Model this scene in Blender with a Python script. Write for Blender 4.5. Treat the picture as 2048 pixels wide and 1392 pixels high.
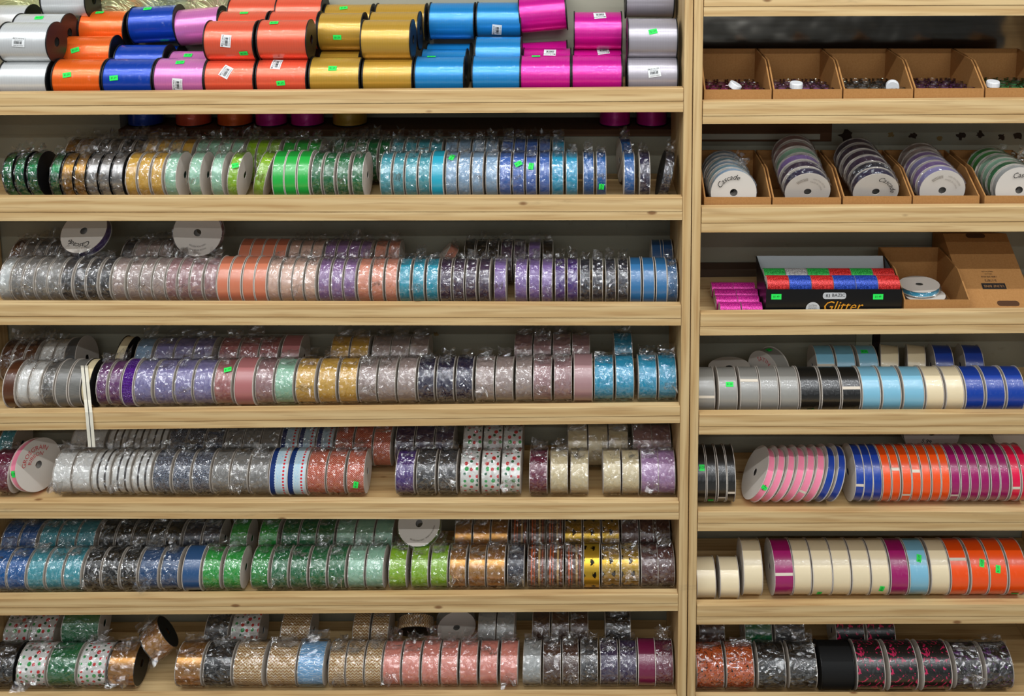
import bpy, math, random
from mathutils import Matrix, Vector
sc = bpy.context.scene
for o in list(bpy.data.objects):
    bpy.data.objects.remove(o)
COL = sc.collection
PI = math.pi
# ------------------------------------------------------------------ camera
F, PITCH, VX, VY, DIST = 2000.0, math.radians(8), 1150.0, -250.0, 2.0
CYP = VY + F * math.tan(PITCH)
H = 2.02
cam = bpy.data.cameras.new('camera'); co = bpy.data.objects.new('camera', cam); COL.objects.link(co)
cam.sensor_width = 36; cam.lens = 36 * F / 2048
cam.shift_x = -(VX - 1024) / 2048; cam.shift_y = -(696 - CYP) / 2048
co.location = (0, -DIST, H); co.rotation_euler = (PI / 2 - PITCH, 0, 0)
sc.camera = co
# ------------------------------------------------------------------ light
w = bpy.data.worlds.new('World'); sc.world = w; w.use_nodes = True
w.node_tree.nodes['Background'].inputs[0].default_value = (0.86, 0.93, 1, 1)
w.node_tree.nodes['Background'].inputs[1].default_value = 0.05
for ly, pw in ((-1.0, 44), (-1.9, 52), (-2.9, 38), (-4.1, 24), (-5.5, 16), (-7.2, 14)):
    l = bpy.data.lights.new('ceiling_tube', 'AREA'); l.shape = 'RECTANGLE'; l.size = 5.5; l.size_y = 0.04
    l.energy = pw; l.color = (0.96, 0.985, 1.0)
    lo = bpy.data.objects.new('ceiling_tube', l); COL.objects.link(lo); lo.location = (-0.1, ly, 3.35)
    lo.rotation_euler = Vector((0, 0.45, -1)).to_track_quat('-Z', 'Y').to_euler()
l = bpy.data.lights.new('shop_window', 'AREA'); l.shape = 'RECTANGLE'; l.size = 5; l.size_y = 1.8; l.energy = 22; l.color = (0.93, 0.97, 1.0)
lo = bpy.data.objects.new('shop_window', l); COL.objects.link(lo); lo.location = (0.5, -8.4, 1.7); lo.rotation_euler = (PI / 2, 0, 0)
vs = sc.view_settings
vs.view_transform = 'Standard'; vs.look = 'None'; vs.gamma = 1; vs.use_curve_mapping = False; vs.exposure = 0.08

# ------------------------------------------------------------------ pixel helpers
CP, SP = math.cos(PITCH), math.sin(PITCH)
def ray(px, py):
    a = (px - VX) / F; b = -(py - CYP) / F
    return (a, CP + b * SP, -SP + b * CP)
def P(px, py, Y):
    d = ray(px, py); t = (Y + DIST) / d[1]
    return Vector((d[0] * t, Y, H + d[2] * t))
def lin(c):
    return tuple((((v / 255) + 0.055) / 1.055) ** 2.4 if v > 10 else v / 255 / 12.92 for v in c)

# ------------------------------------------------------------------ node helpers
class NT:
    def __init__(s, name):
        s.m = bpy.data.materials.new(name); s.m.use_nodes = True; s.t = s.m.node_tree
        s.b = s.t.nodes['Principled BSDF']; s.out = s.t.nodes['Material Output']
    def n(s, typ, **kw):
        x = s.t.nodes.new(typ)
        for k, v in kw.items(): setattr(x, k, v)
        return x
    def set(s, sock, v):
        if hasattr(v, 'is_linked'): s.t.links.new(v, sock)
        elif isinstance(v, (tuple, list)) and len(v) == 3 and sock.type == 'RGBA': sock.default_value = (*v, 1)
        else: sock.default_value = v
    def math(s, op, a, b=0.0, c=None):
        x = s.n('ShaderNodeMath', operation=op); s.set(x.inputs[0], a); s.set(x.inputs[1], b)
        if c is not None: s.set(x.inputs[2], c)
        return x.outputs[0]
    def mix(s, f, a, b):
        x = s.n('ShaderNodeMix', data_type='RGBA'); s.set(x.inputs[0], f); s.set(x.inputs[6], a); s.set(x.inputs[7], b); return x.outputs[2]
    def uv(s):
        x = s.n('ShaderNodeSeparateXYZ'); s.t.links.new(s.n('ShaderNodeTexCoord').outputs['UV'], x.inputs[0]); return x.outputs[0], x.outputs[1]
    def coord(s, kind='Object', scale=(1, 1, 1), loc=(0, 0, 0)):
        m = s.n('ShaderNodeMapping'); m.inputs['Scale'].default_value = scale; m.inputs['Location'].default_value = loc
        s.t.links.new(s.n('ShaderNodeTexCoord').outputs[kind], m.inputs[0]); return m.outputs[0]
    def noise(s, vec, scale, detail=3, rough=0.5, dist=0.0):
        x = s.n('ShaderNodeTexNoise'); s.t.links.new(vec, x.inputs['Vector'])
        x.inputs['Scale'].default_value = scale; x.inputs['Detail'].default_value = detail; x.inputs['Roughness'].default_value = rough; x.inputs['Distortion'].default_value = dist
        return x.outputs['Fac']
    def voro(s, vec, scale, feat='F1', rnd=1.0, dim='3D'):
        x = s.n('ShaderNodeTexVoronoi', feature=feat, voronoi_dimensions=dim); s.t.links.new(vec, x.inputs['Vector']); x.inputs['Scale'].default_value = scale
        x.inputs['Randomness'].default_value = rnd
        return x.outputs['Distance'], (x.outputs['Color'] if feat == 'F1' else None)
    def ramp(s, f, *stops):
        x = s.n('ShaderNodeValToRGB'); s.set(x.inputs[0], f); e = x.color_ramp.elements
        while len(e) < len(stops): e.new(0.5)
        for el, (p, c) in zip(e, stops): el.position = p; el.color = (*c, 1) if len(c) == 3 else c
        return x.outputs[0]
    def step(s, v, lo, hi):
        x = s.n('ShaderNodeMapRange', interpolation_type='SMOOTHSTEP'); s.set(x.inputs[0], v); x.inputs[1].default_value = lo; x.inputs[2].default_value = hi
        return x.outputs[0]
    def band(s, v, c, h, soft=0.06):
        return s.math('SUBTRACT', 1.0, s.step(s.math('ABSOLUTE', s.math('SUBTRACT', v, c)), h, h * (1 + soft) + 1e-5))
    def bump(s, height, strength=0.3, dist=0.002):
        x = s.n('ShaderNodeBump'); s.set(x.inputs['Height'], height); x.inputs['Strength'].default_value = strength; x.inputs['Distance'].default_value = dist
        return x.outputs[0]
    def base(s, c): s.set(s.b.inputs['Base Color'], c)
    def prop(s, **kw):
        for k, v in kw.items(): s.set(s.b.inputs[k.replace('_', ' ')], v)
MATS = {}
def memo(f):
    def g(*a):
        k = (f.__name__,) + a
        if k not in MATS: MATS[k] = f(*a)
        return MATS[k]
    return g
@memo
def flat(name, rgb, rough=0.6, metal=0.0, spec=0.4):
    t = NT(name); t.base(lin(rgb)); t.prop(Roughness=rough, Metallic=metal, Specular_IOR_Level=spec); return t.m
@memo
def wood(kind):
    t = NT('pine_' + kind)
    sx = {'board': (1, 1, 1), 'upright': (1, 1, 1)}[kind]
    long = (1.3, 16, 16) if kind == 'board' else (16, 16, 1.3)
    v = t.coord('Object', long)
    g = t.noise(v, 1.6, 4, 0.55, 0.8)
    wv = t.n('ShaderNodeTexWave', wave_type='BANDS', bands_direction='Z' if kind == 'board' else 'X'); t.t.links.new(v, wv.inputs[0])
    wv.inputs['Scale'].default_value = 0.9; wv.inputs['Distortion'].default_value = 9; wv.inputs['Detail'].default_value = 2; wv.inputs['Detail Scale'].default_value = 0.7
    c = t.mix(t.math('MULTIPLY', wv.outputs['Fac'], 0.55), lin((222, 194, 144)), lin((184, 142, 86)))
    c = t.mix(t.math('MULTIPLY', g, 0.45), c, lin((196, 160, 106)))
    fine = t.noise(t.coord('Object', (6, 160, 160) if kind == 'board' else (160, 160, 6)), 1.0, 2)
    c = t.mix(t.math('MULTIPLY', t.step(fine, 0.45, 0.7), 0.4), c, lin((158, 112, 62)))
    kd, kc = t.voro(t.coord('Object', (1, 2.2, 2.2) if kind == 'board' else (2.2, 2.2, 1)), 5.5)
    kn = t.math('SUBTRACT', 1.0, t.step(kd, 0.03, 0.075))
    c = t.mix(t.math('MULTIPLY', kn, 0.85), c, lin((120, 76, 40)))
    dirt = t.noise(t.coord('Object', (2, 5, 9)), 3.0, 5, 0.7)
    c = t.mix(t.math('MULTIPLY', t.step(dirt, 0.62, 0.8), 0.4), c, lin((120, 100, 76)))
    t.base(c); t.prop(Roughness=0.62, Specular_IOR_Level=0.3, Normal=t.bump(fine, 0.15, 0.001)); return t.m
@memo
def wall_paint():
    t = NT('grey_green_wall_paint'); v = t.coord('Object')
    n1 = t.noise(v, 3, 4); n2 = t.noise(v, 22, 5, 0.65)
    c = t.mix(n1, lin((166, 164, 146)), lin((138, 138, 122)))
    c = t.mix(t.math('MULTIPLY', t.step(n2, 0.6, 0.78), 0.5), c, lin((110, 104, 88)))
    t.base(c); t.prop(Roughness=0.7, Normal=t.bump(n2, 0.12, 0.002)); return t.m
@memo
def cardboard():
    t = NT('kraft_cardboard'); v = t.coord('Object')
    n = t.noise(v, 260, 3); n2 = t.noise(t.coord('Object', (300, 3, 3)), 1.0, 1)
    c = t.mix(n, lin((186, 138, 84)), lin((160, 112, 62)))
    t.base(t.mix(t.math('MULTIPLY', n2, 0.2), c, lin((140, 96, 54)))); t.prop(Roughness=0.8, Specular_IOR_Level=0.2); return t.m
@memo
def film(kind='crinkle'):
    t = NT('clear_film_' + kind)
    v = t.coord('Object')
    n1 = t.noise(v, 75, 3, 0.55, 1.8); n2 = t.voro(v, 80, 'DISTANCE_TO_EDGE')[0]
    nb = t.bump(t.math('ADD', n1, t.math('MULTIPLY', t.math('SQRT', n2), 1.1)), 0.3, 0.004)
    gl = t.n('ShaderNodeBsdfGlossy'); gl.inputs['Roughness'].default_value = 0.11; t.set(gl.inputs['Normal'], nb)
    tr = t.n('ShaderNodeBsdfTransparent'); tr.inputs[0].default_value = (0.985, 0.985, 0.985, 1)
    df = t.n('ShaderNodeBsdfDiffuse'); df.inputs[0].default_value = (0.9, 0.92, 0.94, 1)
    fr = t.n('ShaderNodeLayerWeight'); fr.inputs[0].default_value = 0.25
    ms = t.n('ShaderNodeMixShader'); t.set(ms.inputs[0], t.math('MULTIPLY_ADD', fr.outputs[0], 0.35, 0.165)); t.t.links.new(tr.outputs[0], ms.inputs[1]); t.t.links.new(gl.outputs[0], ms.inputs[2])
    m2 = t.n('ShaderNodeMixShader'); t.set(m2.inputs[0], t.math('MULTIPLY', t.step(n1, 0.45, 0.75), 0.07)); t.t.links.new(ms.outputs[0], m2.inputs[1]); t.t.links.new(df.outputs[0], m2.inputs[2])
    t.t.links.new(m2.outputs[0], t.out.inputs[0]); return t.m

RGB = dict(emerald=(6, 118, 66), gold=(176, 132, 52), silver=(176, 174, 172), mustard=(222, 176, 74), mint=(158, 208, 180), lime=(150, 200, 36), kelly=(34, 172, 66), dkgreen=(10, 112, 62),
    teal=(72, 166, 180), cyan=(36, 164, 190), paleblue=(146, 180, 210), cornflower=(68, 112, 190), turq=(24, 164, 204), deepblue=(16, 100, 170), navy=(34, 32, 66), black=(22, 22, 22), chev=(170, 122, 66), burnt=(206, 92, 30), redh=(190, 58, 46), dotblue=(196, 214, 222), charcoal=(64, 64, 66),
    grey=(138, 136, 132), dkgrey=(96, 98, 98), whitegrey=(196, 200, 198), taupe=(172, 154, 148), mauve=(168, 130, 132), copper=(206, 122, 92), blush=(226, 190, 172), lilac=(150, 116, 166), peach=(232, 156, 130),
    plum=(66, 48, 76), lavpurple=(142, 114, 176), violet=(78, 44, 128), dknavy=(38, 42, 58), steel=(48, 110, 160), brown=(84, 48, 30), cream=(228, 212, 172), orchid=(180, 140, 186), lavender=(138, 132, 180),
    rose=(178, 112, 112), purplesheer=(112, 56, 116), beads=(84, 14, 140), wine=(112, 20, 62), magenta=(214, 20, 150), pink=(250, 140, 170), royal=(14, 62, 160), orange=(252, 84, 14), hotpink=(236, 14, 74),
    skyblue=(128, 190, 216), slate=(44, 84, 130), tan=(206, 150, 80), salmon=(236, 148, 132), silvergrey=(172, 176, 174), darkbrown=(76, 46, 34), dkpurple=(58, 40, 80), ivory=(238, 220, 182), satgrey=(150, 148, 142),
    corange=(246, 106, 30), cblue=(16, 66, 176), cpink=(214, 120, 186), coral=(240, 96, 66), csky=(30, 136, 204), cwhite=(214, 216, 216), csilver=(170, 164, 172), cgold=(196, 152, 56), raspberry=(160, 14, 100),
    white=(232, 232, 228), goldfoil=(206, 166, 54), lightblue=(120, 180, 226), brownplum=(92, 54, 52), coolgreen=(24, 150, 62))
@memo
def ribbon(col, pat, fin):
    t = NT('ribbon_%s_%s_%s' % (col, pat or 'plain', fin)); c = lin(RGB[col])
    u, v = t.uv(); uvv = t.coord('UV')
    if pat == 'birch':
        n = t.noise(t.coord('UV', (260, 620, 1)), 1.0, 4, 0.7); c = t.mix(t.step(n, 0.56, 0.7), c, lin((96, 88, 80)))
    elif pat == 'weave':
        n = t.noise(t.coord('UV', (60, 1500, 1)), 1.0, 2); c = t.mix(n, c, lin((50, 52, 52)))
    elif pat == 'stripe':
        c = t.mix(t.math('ADD', t.band(u, -0.0075, 0.0022), t.band(u, 0.0085, 0.0022)), c, lin((70, 66, 66)))
    elif pat == 'lace':
        n = t.voro(uvv, 330, 'DISTANCE_TO_EDGE')[0]; c = t.mix(t.step(n, 0.03, 0.12), lin((150, 160, 178)), c)
    elif pat == 'dots':
        d, k = t.voro(uvv, 78, 'F1', 0.55, '2D'); sx = t.n('ShaderNodeSeparateColor'); t.t.links.new(k, sx.inputs[0])
        th = t.math('MULTIPLY_ADD', sx.outputs[0], 0.2, 0.17)
        dc = t.n('ShaderNodeValToRGB'); t.set(dc.inputs[0], sx.outputs[1]); dc.color_ramp.interpolation = 'CONSTANT'; e = dc.color_ramp.elements
        e[0].color = (*lin((216, 44, 46)), 1); e[1].position = 0.4; e[1].color = (*lin((34, 168, 80)), 1); e.new(0.72).color = (*lin((20, 98, 64)), 1)
        c = t.mix(t.math('LESS_THAN', d, th), c, dc.outputs[0])
    elif pat in ('herring', 'chevron'):
        per = 0.0085 if pat == 'chevron' else 0.019
        z = t.math('ABSOLUTE', t.math('SUBTRACT', t.math('FRACT', t.math('DIVIDE', u, per)), 0.5))
        q = t.math('FRACT', t.math('ADD', t.math('DIVIDE', v, 0.0066 if pat == 'chevron' else 0.0042), t.math('MULTIPLY', z, 1.3 if pat == 'chevron' else 4.2)))
        c = t.mix(t.step(q, 0.45, 0.55), c, lin((226, 206, 166) if pat == 'chevron' else (222, 150, 120)))
    elif pat == 'bluedot':
        sca = t.math('MULTIPLY', t.math('ABSOLUTE', t.math('SINE', t.math('MULTIPLY', v, 520))), 0.0016)
        c = t.mix(t.step(t.math('ADD', u, t.math('MULTIPLY', sca, -1.0)), -0.0095, -0.0092), lin((22, 50, 110)), c)
        dv = t.math('SUBTRACT', t.math('FRACT', t.math('DIVIDE', v, 0.0075)), 0.5); du = t.math('DIVIDE', t.math('SUBTRACT', u, 0.0105), 0.0075)
        r = t.math('SQRT', t.math('ADD', t.math('MULTIPLY', dv, dv), t.math('MULTIPLY', du, du)))
        c = t.mix(t.step(r, 0.3, 0.34), lin((214, 40, 50)), c)
        n = t.voro(uvv, 300, 'DISTANCE_TO_EDGE')[0]; c = t.mix(t.math('MULTIPLY', t.math('MULTIPLY', t.math('SUBTRACT', 1.0, t.step(n, 0.03, 0.08)), t.band(u, 0.0, 0.005)), 0.7), c, lin((110, 190, 226)))
    elif pat == 'fleur':
        d, k = t.voro(t.coord('UV', (1, 0.7, 1)), 46, 'F1', 0.35, '2D'); n = t.noise(uvv, 300, 2)
        c = t.mix(t.step(t.math('ADD', d, t.math('MULTIPLY', n, 0.55)), 0.44, 0.5), lin((20, 16, 12)), c)
    elif pat == 'brownstripe':
        for cc, pos, hw in (((214, 92, 34), -0.011, 0.0016), ((200, 160, 100), 0.006, 0.0022), ((196, 84, 30), -0.005, 0.0012), ((150, 70, 40), 0.013, 0.0016)):
            c = t.mix(t.band(u, pos, hw), c, lin(cc))
    elif pat == 'swirl':
        n = t.n('ShaderNodeTexWave', wave_type='RINGS'); t.t.links.new(uvv, n.inputs[0]); n.inputs['Scale'].default_value = 55; n.inputs['Distortion'].default_value = 9; n.inputs['Detail Scale'].default_value = 1.6
        c = t.mix(t.step(n.outputs['Fac'], 0.75, 0.9), c, lin((190, 214, 234)))
    elif pat in ('floralpink', 'floralpurple', 'hallow', 'chocodot'):
        n = t.noise(uvv, 50 if pat != 'hallow' else 110, 3, 0.6, 2.2)
        cc = {'floralpink': (196, 30, 84), 'floralpurple': (92, 36, 110), 'hallow': (20, 16, 14), 'chocodot': (60, 26, 28)}[pat]
        c = t.mix(t.step(n, 0.55, 0.59), c, lin(cc))
    elif pat == 'glitter':
        d, k = t.voro(uvv, 900); x = t.n('ShaderNodeRGBToBW'); t.t.links.new(k, x.inputs[0])
        c = t.mix(t.step(x.outputs[0], 0.3, 0.9), tuple(q * 0.55 for q in c), tuple(min(1, q * 1.5 + 0.05) for q in c))
        t.prop(Normal=t.bump(x.outputs[0], 0.7, 0.0012))
    elif pat == 'beads':
        d, k = t.voro(uvv, 300, 'F1', 0.3); t.prop(Normal=t.bump(t.math('MULTIPLY', d, -1.0), 1.0, 0.004))
    elif pat == 'curl':
        n = t.noise(t.coord('UV', (900, 4, 1)), 1.0, 2); sm = t.step(t.math('ABSOLUTE', t.math('SUBTRACT', t.math('FRACT', t.math('DIVIDE', u, 0.0052)), 0.5)), 0.4, 0.5)
        c = t.mix(t.math('MULTIPLY', sm, 0.2), c, tuple(q * 0.5 for q in c))
        t.prop(Normal=t.bump(n, 0.1, 0.0005))
    t.base(c)
    if fin == 'foil': t.prop(Metallic=0.75, Roughness=0.3)
    elif fin == 'curl': t.prop(Metallic=0.35, Roughness=0.3, Specular_IOR_Level=0.6)
    elif fin == 'glit': t.prop(Metallic=0.3, Roughness=0.35)
    else:
        t.prop(Roughness=0.3 if fin != 'matte' else 0.7, Specular_IOR_Level=0.75 if fin != 'matte' else 0.25)
    if fin in ('tight', 'curl'):
        cn = t.bump(t.noise(t.coord('UV', (70, 25, 1)), 1.0, 2, 0.4, 1.4), 0.55, 0.006)
        t.prop(Coat_Weight=0.5, Coat_Roughness=0.05, Coat_Normal=cn)
    return t.m

# ------------------------------------------------------------------ object helpers
def link(name, me, mat=None, parent=None, loc=(0, 0, 0), rot=(0, 0, 0), smooth=False):
    if mat is not None and not me.materials: me.materials.append(mat)
    o = bpy.data.objects.new(name, me); COL.objects.link(o)
    o.location = loc; o.rotation_euler = rot
    if mat is not None and me.materials[0] != mat:
        o.material_slots[0].link = 'OBJECT'; o.material_slots[0].material = mat
    if parent: o.parent = parent
    return o
def mesh(name, vs_, fs, smooth=False, uvs=None):
    me = bpy.data.meshes.new(name); me.from_pydata([tuple(v) for v in vs_], [], fs); me.update()
    if smooth:
        for p in me.polygons: p.use_smooth = True
    if uvs:
        l = me.uv_layers.new(name='UVMap')
        for p in me.polygons:
            for li in p.loop_indices: l.data[li].uv = uvs[me.loops[li].vertex_index]
    return me
def hexa(name, c8):   # 8 corners: bottom ring 4, top ring 4
    return mesh(name, c8, [(3, 2, 1, 0), (4, 5, 6, 7), (0, 1, 5, 4), (1, 2, 6, 5), (2, 3, 7, 6), (3, 0, 4, 7)])
def boxm(name, x0, x1, y0, y1, z0, z1):
    return hexa(name, [(x0, y0, z0), (x1, y0, z0), (x1, y1, z0), (x0, y1, z0), (x0, y0, z1), (x1, y0, z1), (x1, y1, z1), (x0, y1, z1)])
def bevel(o, wd=0.0015, seg=2):
    m = o.modifiers.new('edge', 'BEVEL'); m.width = wd; m.segments = seg; m.limit_method = 'ANGLE'
def thing(name, label, cat, group=None, loc=(0, 0, 0), rot=(0, 0, 0)):
    o = bpy.data.objects.new(name, None); COL.objects.link(o); o.empty_display_size = 0.02
    o.location = loc; o.rotation_euler = rot; o['label'] = label; o['category'] = cat
    if group: o['group'] = group
    return o
def tag(o, label, cat, group=None):
    o['label'] = label; o['category'] = cat
    if group: o['group'] = group
    return o
MC = {}
def cached(f):
    def g(*a):
        k = (f.__name__,) + a
        if k not in MC: MC[k] = f(*a)
        return MC[k]
    return g
def text_mesh(txt, size, shear=0.0, ext=0.0):
    cu = bpy.data.curves.new('lettering', 'FONT'); cu.body = txt; cu.size = size; cu.align_x = 'CENTER'; cu.align_y = 'CENTER'; cu.shear = shear; cu.resolution_u = 2; cu.extrude = ext
    o = bpy.data.objects.new('tmp', cu); COL.objects.link(o)
    dg = bpy.context.evaluated_depsgraph_get(); me = bpy.data.meshes.new_from_object(o.evaluated_get(dg))
    bpy.data.objects.remove(o); return me
@cached
def textc(txt, size, shear=0.0): return text_mesh(txt, size, shear)

# ------------------------------------------------------------------ spool meshes (axis X, centre at origin, front = -Y)
SEG = 40
@cached
def band_mesh(wmm, rmm):
    w_, r = wmm / 1000, rmm / 1000; v, f, uv = [], [], []
    for i in range(SEG + 1):
        a = 2 * PI * i / SEG - PI
        for x in (-w_ / 2, w_ / 2):
            v.append((x, -math.cos(a) * r, math.sin(a) * r)); uv.append((x, a * r))
    for i in range(SEG): f.append((2 * i, 2 * i + 1, 2 * i + 3, 2 * i + 2))
    return mesh('ribbon', v, f, True, uv)
@cached
def flange_mesh(rmm, hmm, tmm10):
    r, h, t = rmm / 1000, hmm / 1000, tmm10 / 10000; v, f = [], []
    for i in range(SEG):
        a = 2 * PI * i / SEG
        for (rr, x) in ((h, -t), (r, -t), (r, t), (h, t)): v.append((x, -math.cos(a) * rr, math.sin(a) * rr))
    for i in range(SEG):
        j = (i + 1) % SEG
        for k in range(4): f.append((4 * i + k, 4 * i + (k + 1) % 4, 4 * j + (k + 1) % 4, 4 * j + k))
    return mesh('flange', v, f)
@cached
def wrap_mesh(wmm, rmm, seed):
    rg = random.Random(seed * 7 + wmm * 131 + rmm); w_, r = wmm / 1000 - .0008, rmm / 1000; v, f = [], []
    NT_, NX = 52, 6 if wmm < 32 else 9
    for i in range(NT_):
        for j in range(NX):
            a = 2 * PI * (i + rg.uniform(-.3, .3)) / NT_; x = (j / (NX - 1) - 0.5) * w_ + (rg.uniform(-.2, .2) * w_ / NX if 0 < j < NX - 1 else 0)
            rr = r + 0.0003 + (rg.random() ** 1.6) * 0.0034
            v.append((x, -math.cos(a) * rr, math.sin(a) * rr))
    for i in range(NT_):
        for j in range(NX - 1):
            a, b = i * NX + j, ((i + 1) % NT_) * NX + j
            f += [(a, a + 1, b + 1), (a, b + 1, b)] if rg.random() < .5 else [(a, a + 1, b), (a + 1, b + 1, b)]
    for s, j in ((-1, 0), (1, NX - 1)):     # film folded over the sides
        st = len(v)
        for i in range(NT_):
            a = 2 * PI * (i + rg.uniform(-.3, .3)) / NT_; rr = r * rg.uniform(.55, .8)
            v.append((s * (w_ / 2 - rg.uniform(0, .0004)), -math.cos(a) * rr, math.sin(a) * rr))
        for i in range(NT_):
            k = (i + 1) % NT_; f.append((i * NX + j, k * NX + j, st + k)); f.append((i * NX + j, st + k, st + i))
    def tail(a, x0, wid, ln, droop):        # crumpled loose end of the film
        st = len(v); n = 5
        for p in range(n):
            q = p / (n - 1)
            for k in range(5):
                e = (k / 4 - .5) * wid * (1 + 0.5 * q)
                rr = r + 0.001 + ln * q; aa = a + rg.uniform(-.06, .06) * (1 + q)
                v.append((max(-w_ / 2, min(w_ / 2, x0 + e + rg.uniform(-.004, .004) * q * (wid / .03))), -math.cos(aa) * rr + rg.uniform(-.005, .005) * q, math.sin(aa) * rr - droop * q * q + rg.uniform(-.005, .005) * q))
        for p in range(n - 1):
            for k in range(4):
                b = st + p * 5 + k; f.extend([(b, b + 1, b + 6), (b, b + 6, b + 5)])
    for k in range(rg.choice((2, 3, 4)) if seed < 100 else 0):
        tail(math.radians(rg.uniform(62, 125)), rg.uniform(-.25, .25) * w_, w_ * rg.uniform(.4, .95), rg.uniform(.008, .027), 0)
    if seed in (4, 7): tail(math.radians(rg.uniform(8, 18)), rg.uniform(-.2, .2) * w_, w_ * .6, rg.uniform(.026, .036), rg.uniform(.006, .012))
    return mesh('plastic_wrap', v, f)
def patch_mesh(r, a0, x0, pw, ph, rot, n=5):
    v, f = [], []
    for i in range(n):
        for j in range(n):
            p, q = (j / (n - 1) - .5) * pw, (i / (n - 1) - .5) * ph
            x = x0 + p * math.cos(rot) - q * math.sin(rot); s = p * math.sin(rot) + q * math.cos(rot); a = a0 + s / r
            v.append((x, -math.cos(a) * r, math.sin(a) * r))
    for i in range(n - 1):
        for j in range(n - 1):
            b = i * n + j; f.append((b, b + 1, b + n + 1, b + n))
    return mesh('sticker', v, f)
def bend(me, r, a0, x0, rot):
    me = me.copy()
    for vv in me.vertices:
        p, q = vv.co.x, vv.co.y
        x = x0 + p * math.cos(rot) - q * math.sin(rot); s = p * math.sin(rot) + q * math.cos(rot); a = a0 + s / r
        vv.co = (x, -math.cos(a) * r, math.sin(a) * r)
    return me
GREEN = lambda: flat('neon_green_paper', (40, 236, 90), 0.6)
def price_sticker(parent, z, r, a, x, pw=.016, ph=.0105, rot=0.0, txt='$1.29'):
    a = math.radians(a)
    s = link('price_sticker', patch_mesh(r, a, x, pw, ph, rot), GREEN(), parent, (0, 0, z))
    if txt: link('price_lettering', bend(textc(txt, ph * .5), r + .0003, a, x, rot), flat('price_ink', (20, 90, 40), .7), s)
    return s
def barcode_sticker(parent, z, r, a, x, rot, name):
    a = math.radians(a)
    s = link('barcode_sticker', patch_mesh(r, a, x, .026, .021, rot), flat('sticker_paper', (226, 228, 228), .5), parent, (0, 0, z))
    ink = flat('black_ink', (25, 25, 28), .6); v, f = [], []
    def rect(x0, x1, y0, y1):
        b = len(v); v.extend([(x0, y0, 0), (x1, y0, 0), (x1, y1, 0), (x0, y1, 0)]); f.append((b, b + 1, b + 2, b + 3))
    rg = random.Random(5); p = -.009
    while p < .008:
        q = rg.choice((.0004, .0008, .0012)); rect(p, p + q, -.0045, .0012 if -.0085 < p < .0075 else .0012); p += q + rg.choice((.0005, .0009))
    for k in range(4):
        cx, cy = -.0105 + .0012 * math.cos(k * PI / 2), .0066 + .0012 * math.sin(k * PI / 2); rect(cx - .0006, cx + .0006, cy - .0006, cy + .0006)
    link('barcode', bend(mesh('barcode', v, f), r + .0003, a, x, rot), ink, s)
    for tx, yy, sz in ((name, .0066, .0042), ('500 YDS/ROLL', .003, .0028), ('MADE IN CHINA', -.0078, .0026)):
        me = textc(tx, sz).copy()
        for q in me.vertices: q.co.y += yy; q.co.x += .0012 if yy > .005 else 0
        link('sticker_lettering', bend(me, r + .0003, a, x, rot), ink, s)
    return s
CARD = lambda: flat('spool_card', (206, 198, 188), 0.75)
BLACKPL = lambda: flat('black_plastic', (14, 14, 15), 0.45)
NSPOOL = 0
def make_spool(label, cat, group, col, pat, fin, base, wd, R, wrapped, rot=(0, 0, 0), black=False, name='ribbon_spool', loose=False, hub=8, flt=6, tails=True):
    """base: contact point below the centre."""
    global NSPOOL; NSPOOL += 1
    t = thing(name, label, cat, group, base, rot)
    wmm, rmm = max(4, round(wd * 1000)), round(R * 1000)
    full = wmm
    if wrapped: wmm = max(4, wmm - 2); rmm -= 4
    o = link('ribbon', band_mesh(wmm, round(rmm * 0.965)), ribbon(col, pat, fin), t, (0, 0, R))
    fm = BLACKPL() if black else CARD()
    for s in (-1, 1): link('flange', flange_mesh(rmm, hub, flt), fm, t, (s * (wmm / 2000 + .0002), 0, R))
    if wrapped: link('plastic_wrap', wrap_mesh(full, rmm, (NSPOOL * 5) % 9 if tails else 100 + NSPOOL % 3), film(), t, (0, 0, R))
    return t

# ------------------------------------------------------------------ shelving
# per row: (left py: lip back top, lip face top, seam, underside), (right py ...), spool radius, deck offset from the seam
LX, RX = (0, 1358), (1405, 2048)
ROWS = {
 'L1': ((178, 186, 213, 230), (169, 176, 203, 224)), 'L2': ((389, 395, 425, 442), (388, 394, 424, 440)),
 'L3': ((600, 607, 633, 650), (603, 610, 637, 651)), 'L4': ((816, 825, 847, 861), (801, 812, 832, 846)),
 'L5': ((992, 1004, 1024, 1037), (992, 1004, 1025, 1039)), 'L6': ((1184, 1196, 1216, 1228), (1176, 1188, 1207, 1220)),
 'L7': ((1382, 1395, 1416, 1430), (1378, 1391, 1411, 1425)),
 'R0': ((-24, -20, 14, 33), (-27, -23, 11, 31)), 'R1': ((198, 203, 233, 248), (193, 198, 229, 246)),
 'R2': ((410, 415, 447, 465), (408, 412, 444, 463)), 'R3': ((621, 627, 654, 671), (616, 622, 649, 666)),
 'R4': ((820, 828, 854, 869), (818, 826, 852, 868)), 'R5': ((1013, 1023, 1047, 1062), (1012, 1022, 1045, 1061)),
 'R6': ((1201, 1210, 1234, 1249), (1199, 1208, 1233, 1247)), 'R7': ((1384, 1396, 1420, 1435), (1384, 1396, 1420, 1435)),
}
DECK_OFF = {'L1': -.001, 'L2': .002, 'L3': -.001, 'L4': -.002, 'L5': -.003, 'L6': -.008, 'L7': -.004, 'R1': 0, 'R2': 0, 'R3': 0, 'R4': -.003, 'R5': .003, 'R6': 0, 'R7': -.004}
YW = 0.27
def zline(row, k, Y, X):
    xs = LX if row[0] == 'L' else RX
    a = P(xs[0], ROWS[row][0][k], Y); b = P(xs[1], ROWS[row][1][k], Y)
    return a.z + (b.z - a.z) * (X - a.x) / (b.x - a.x)
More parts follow.
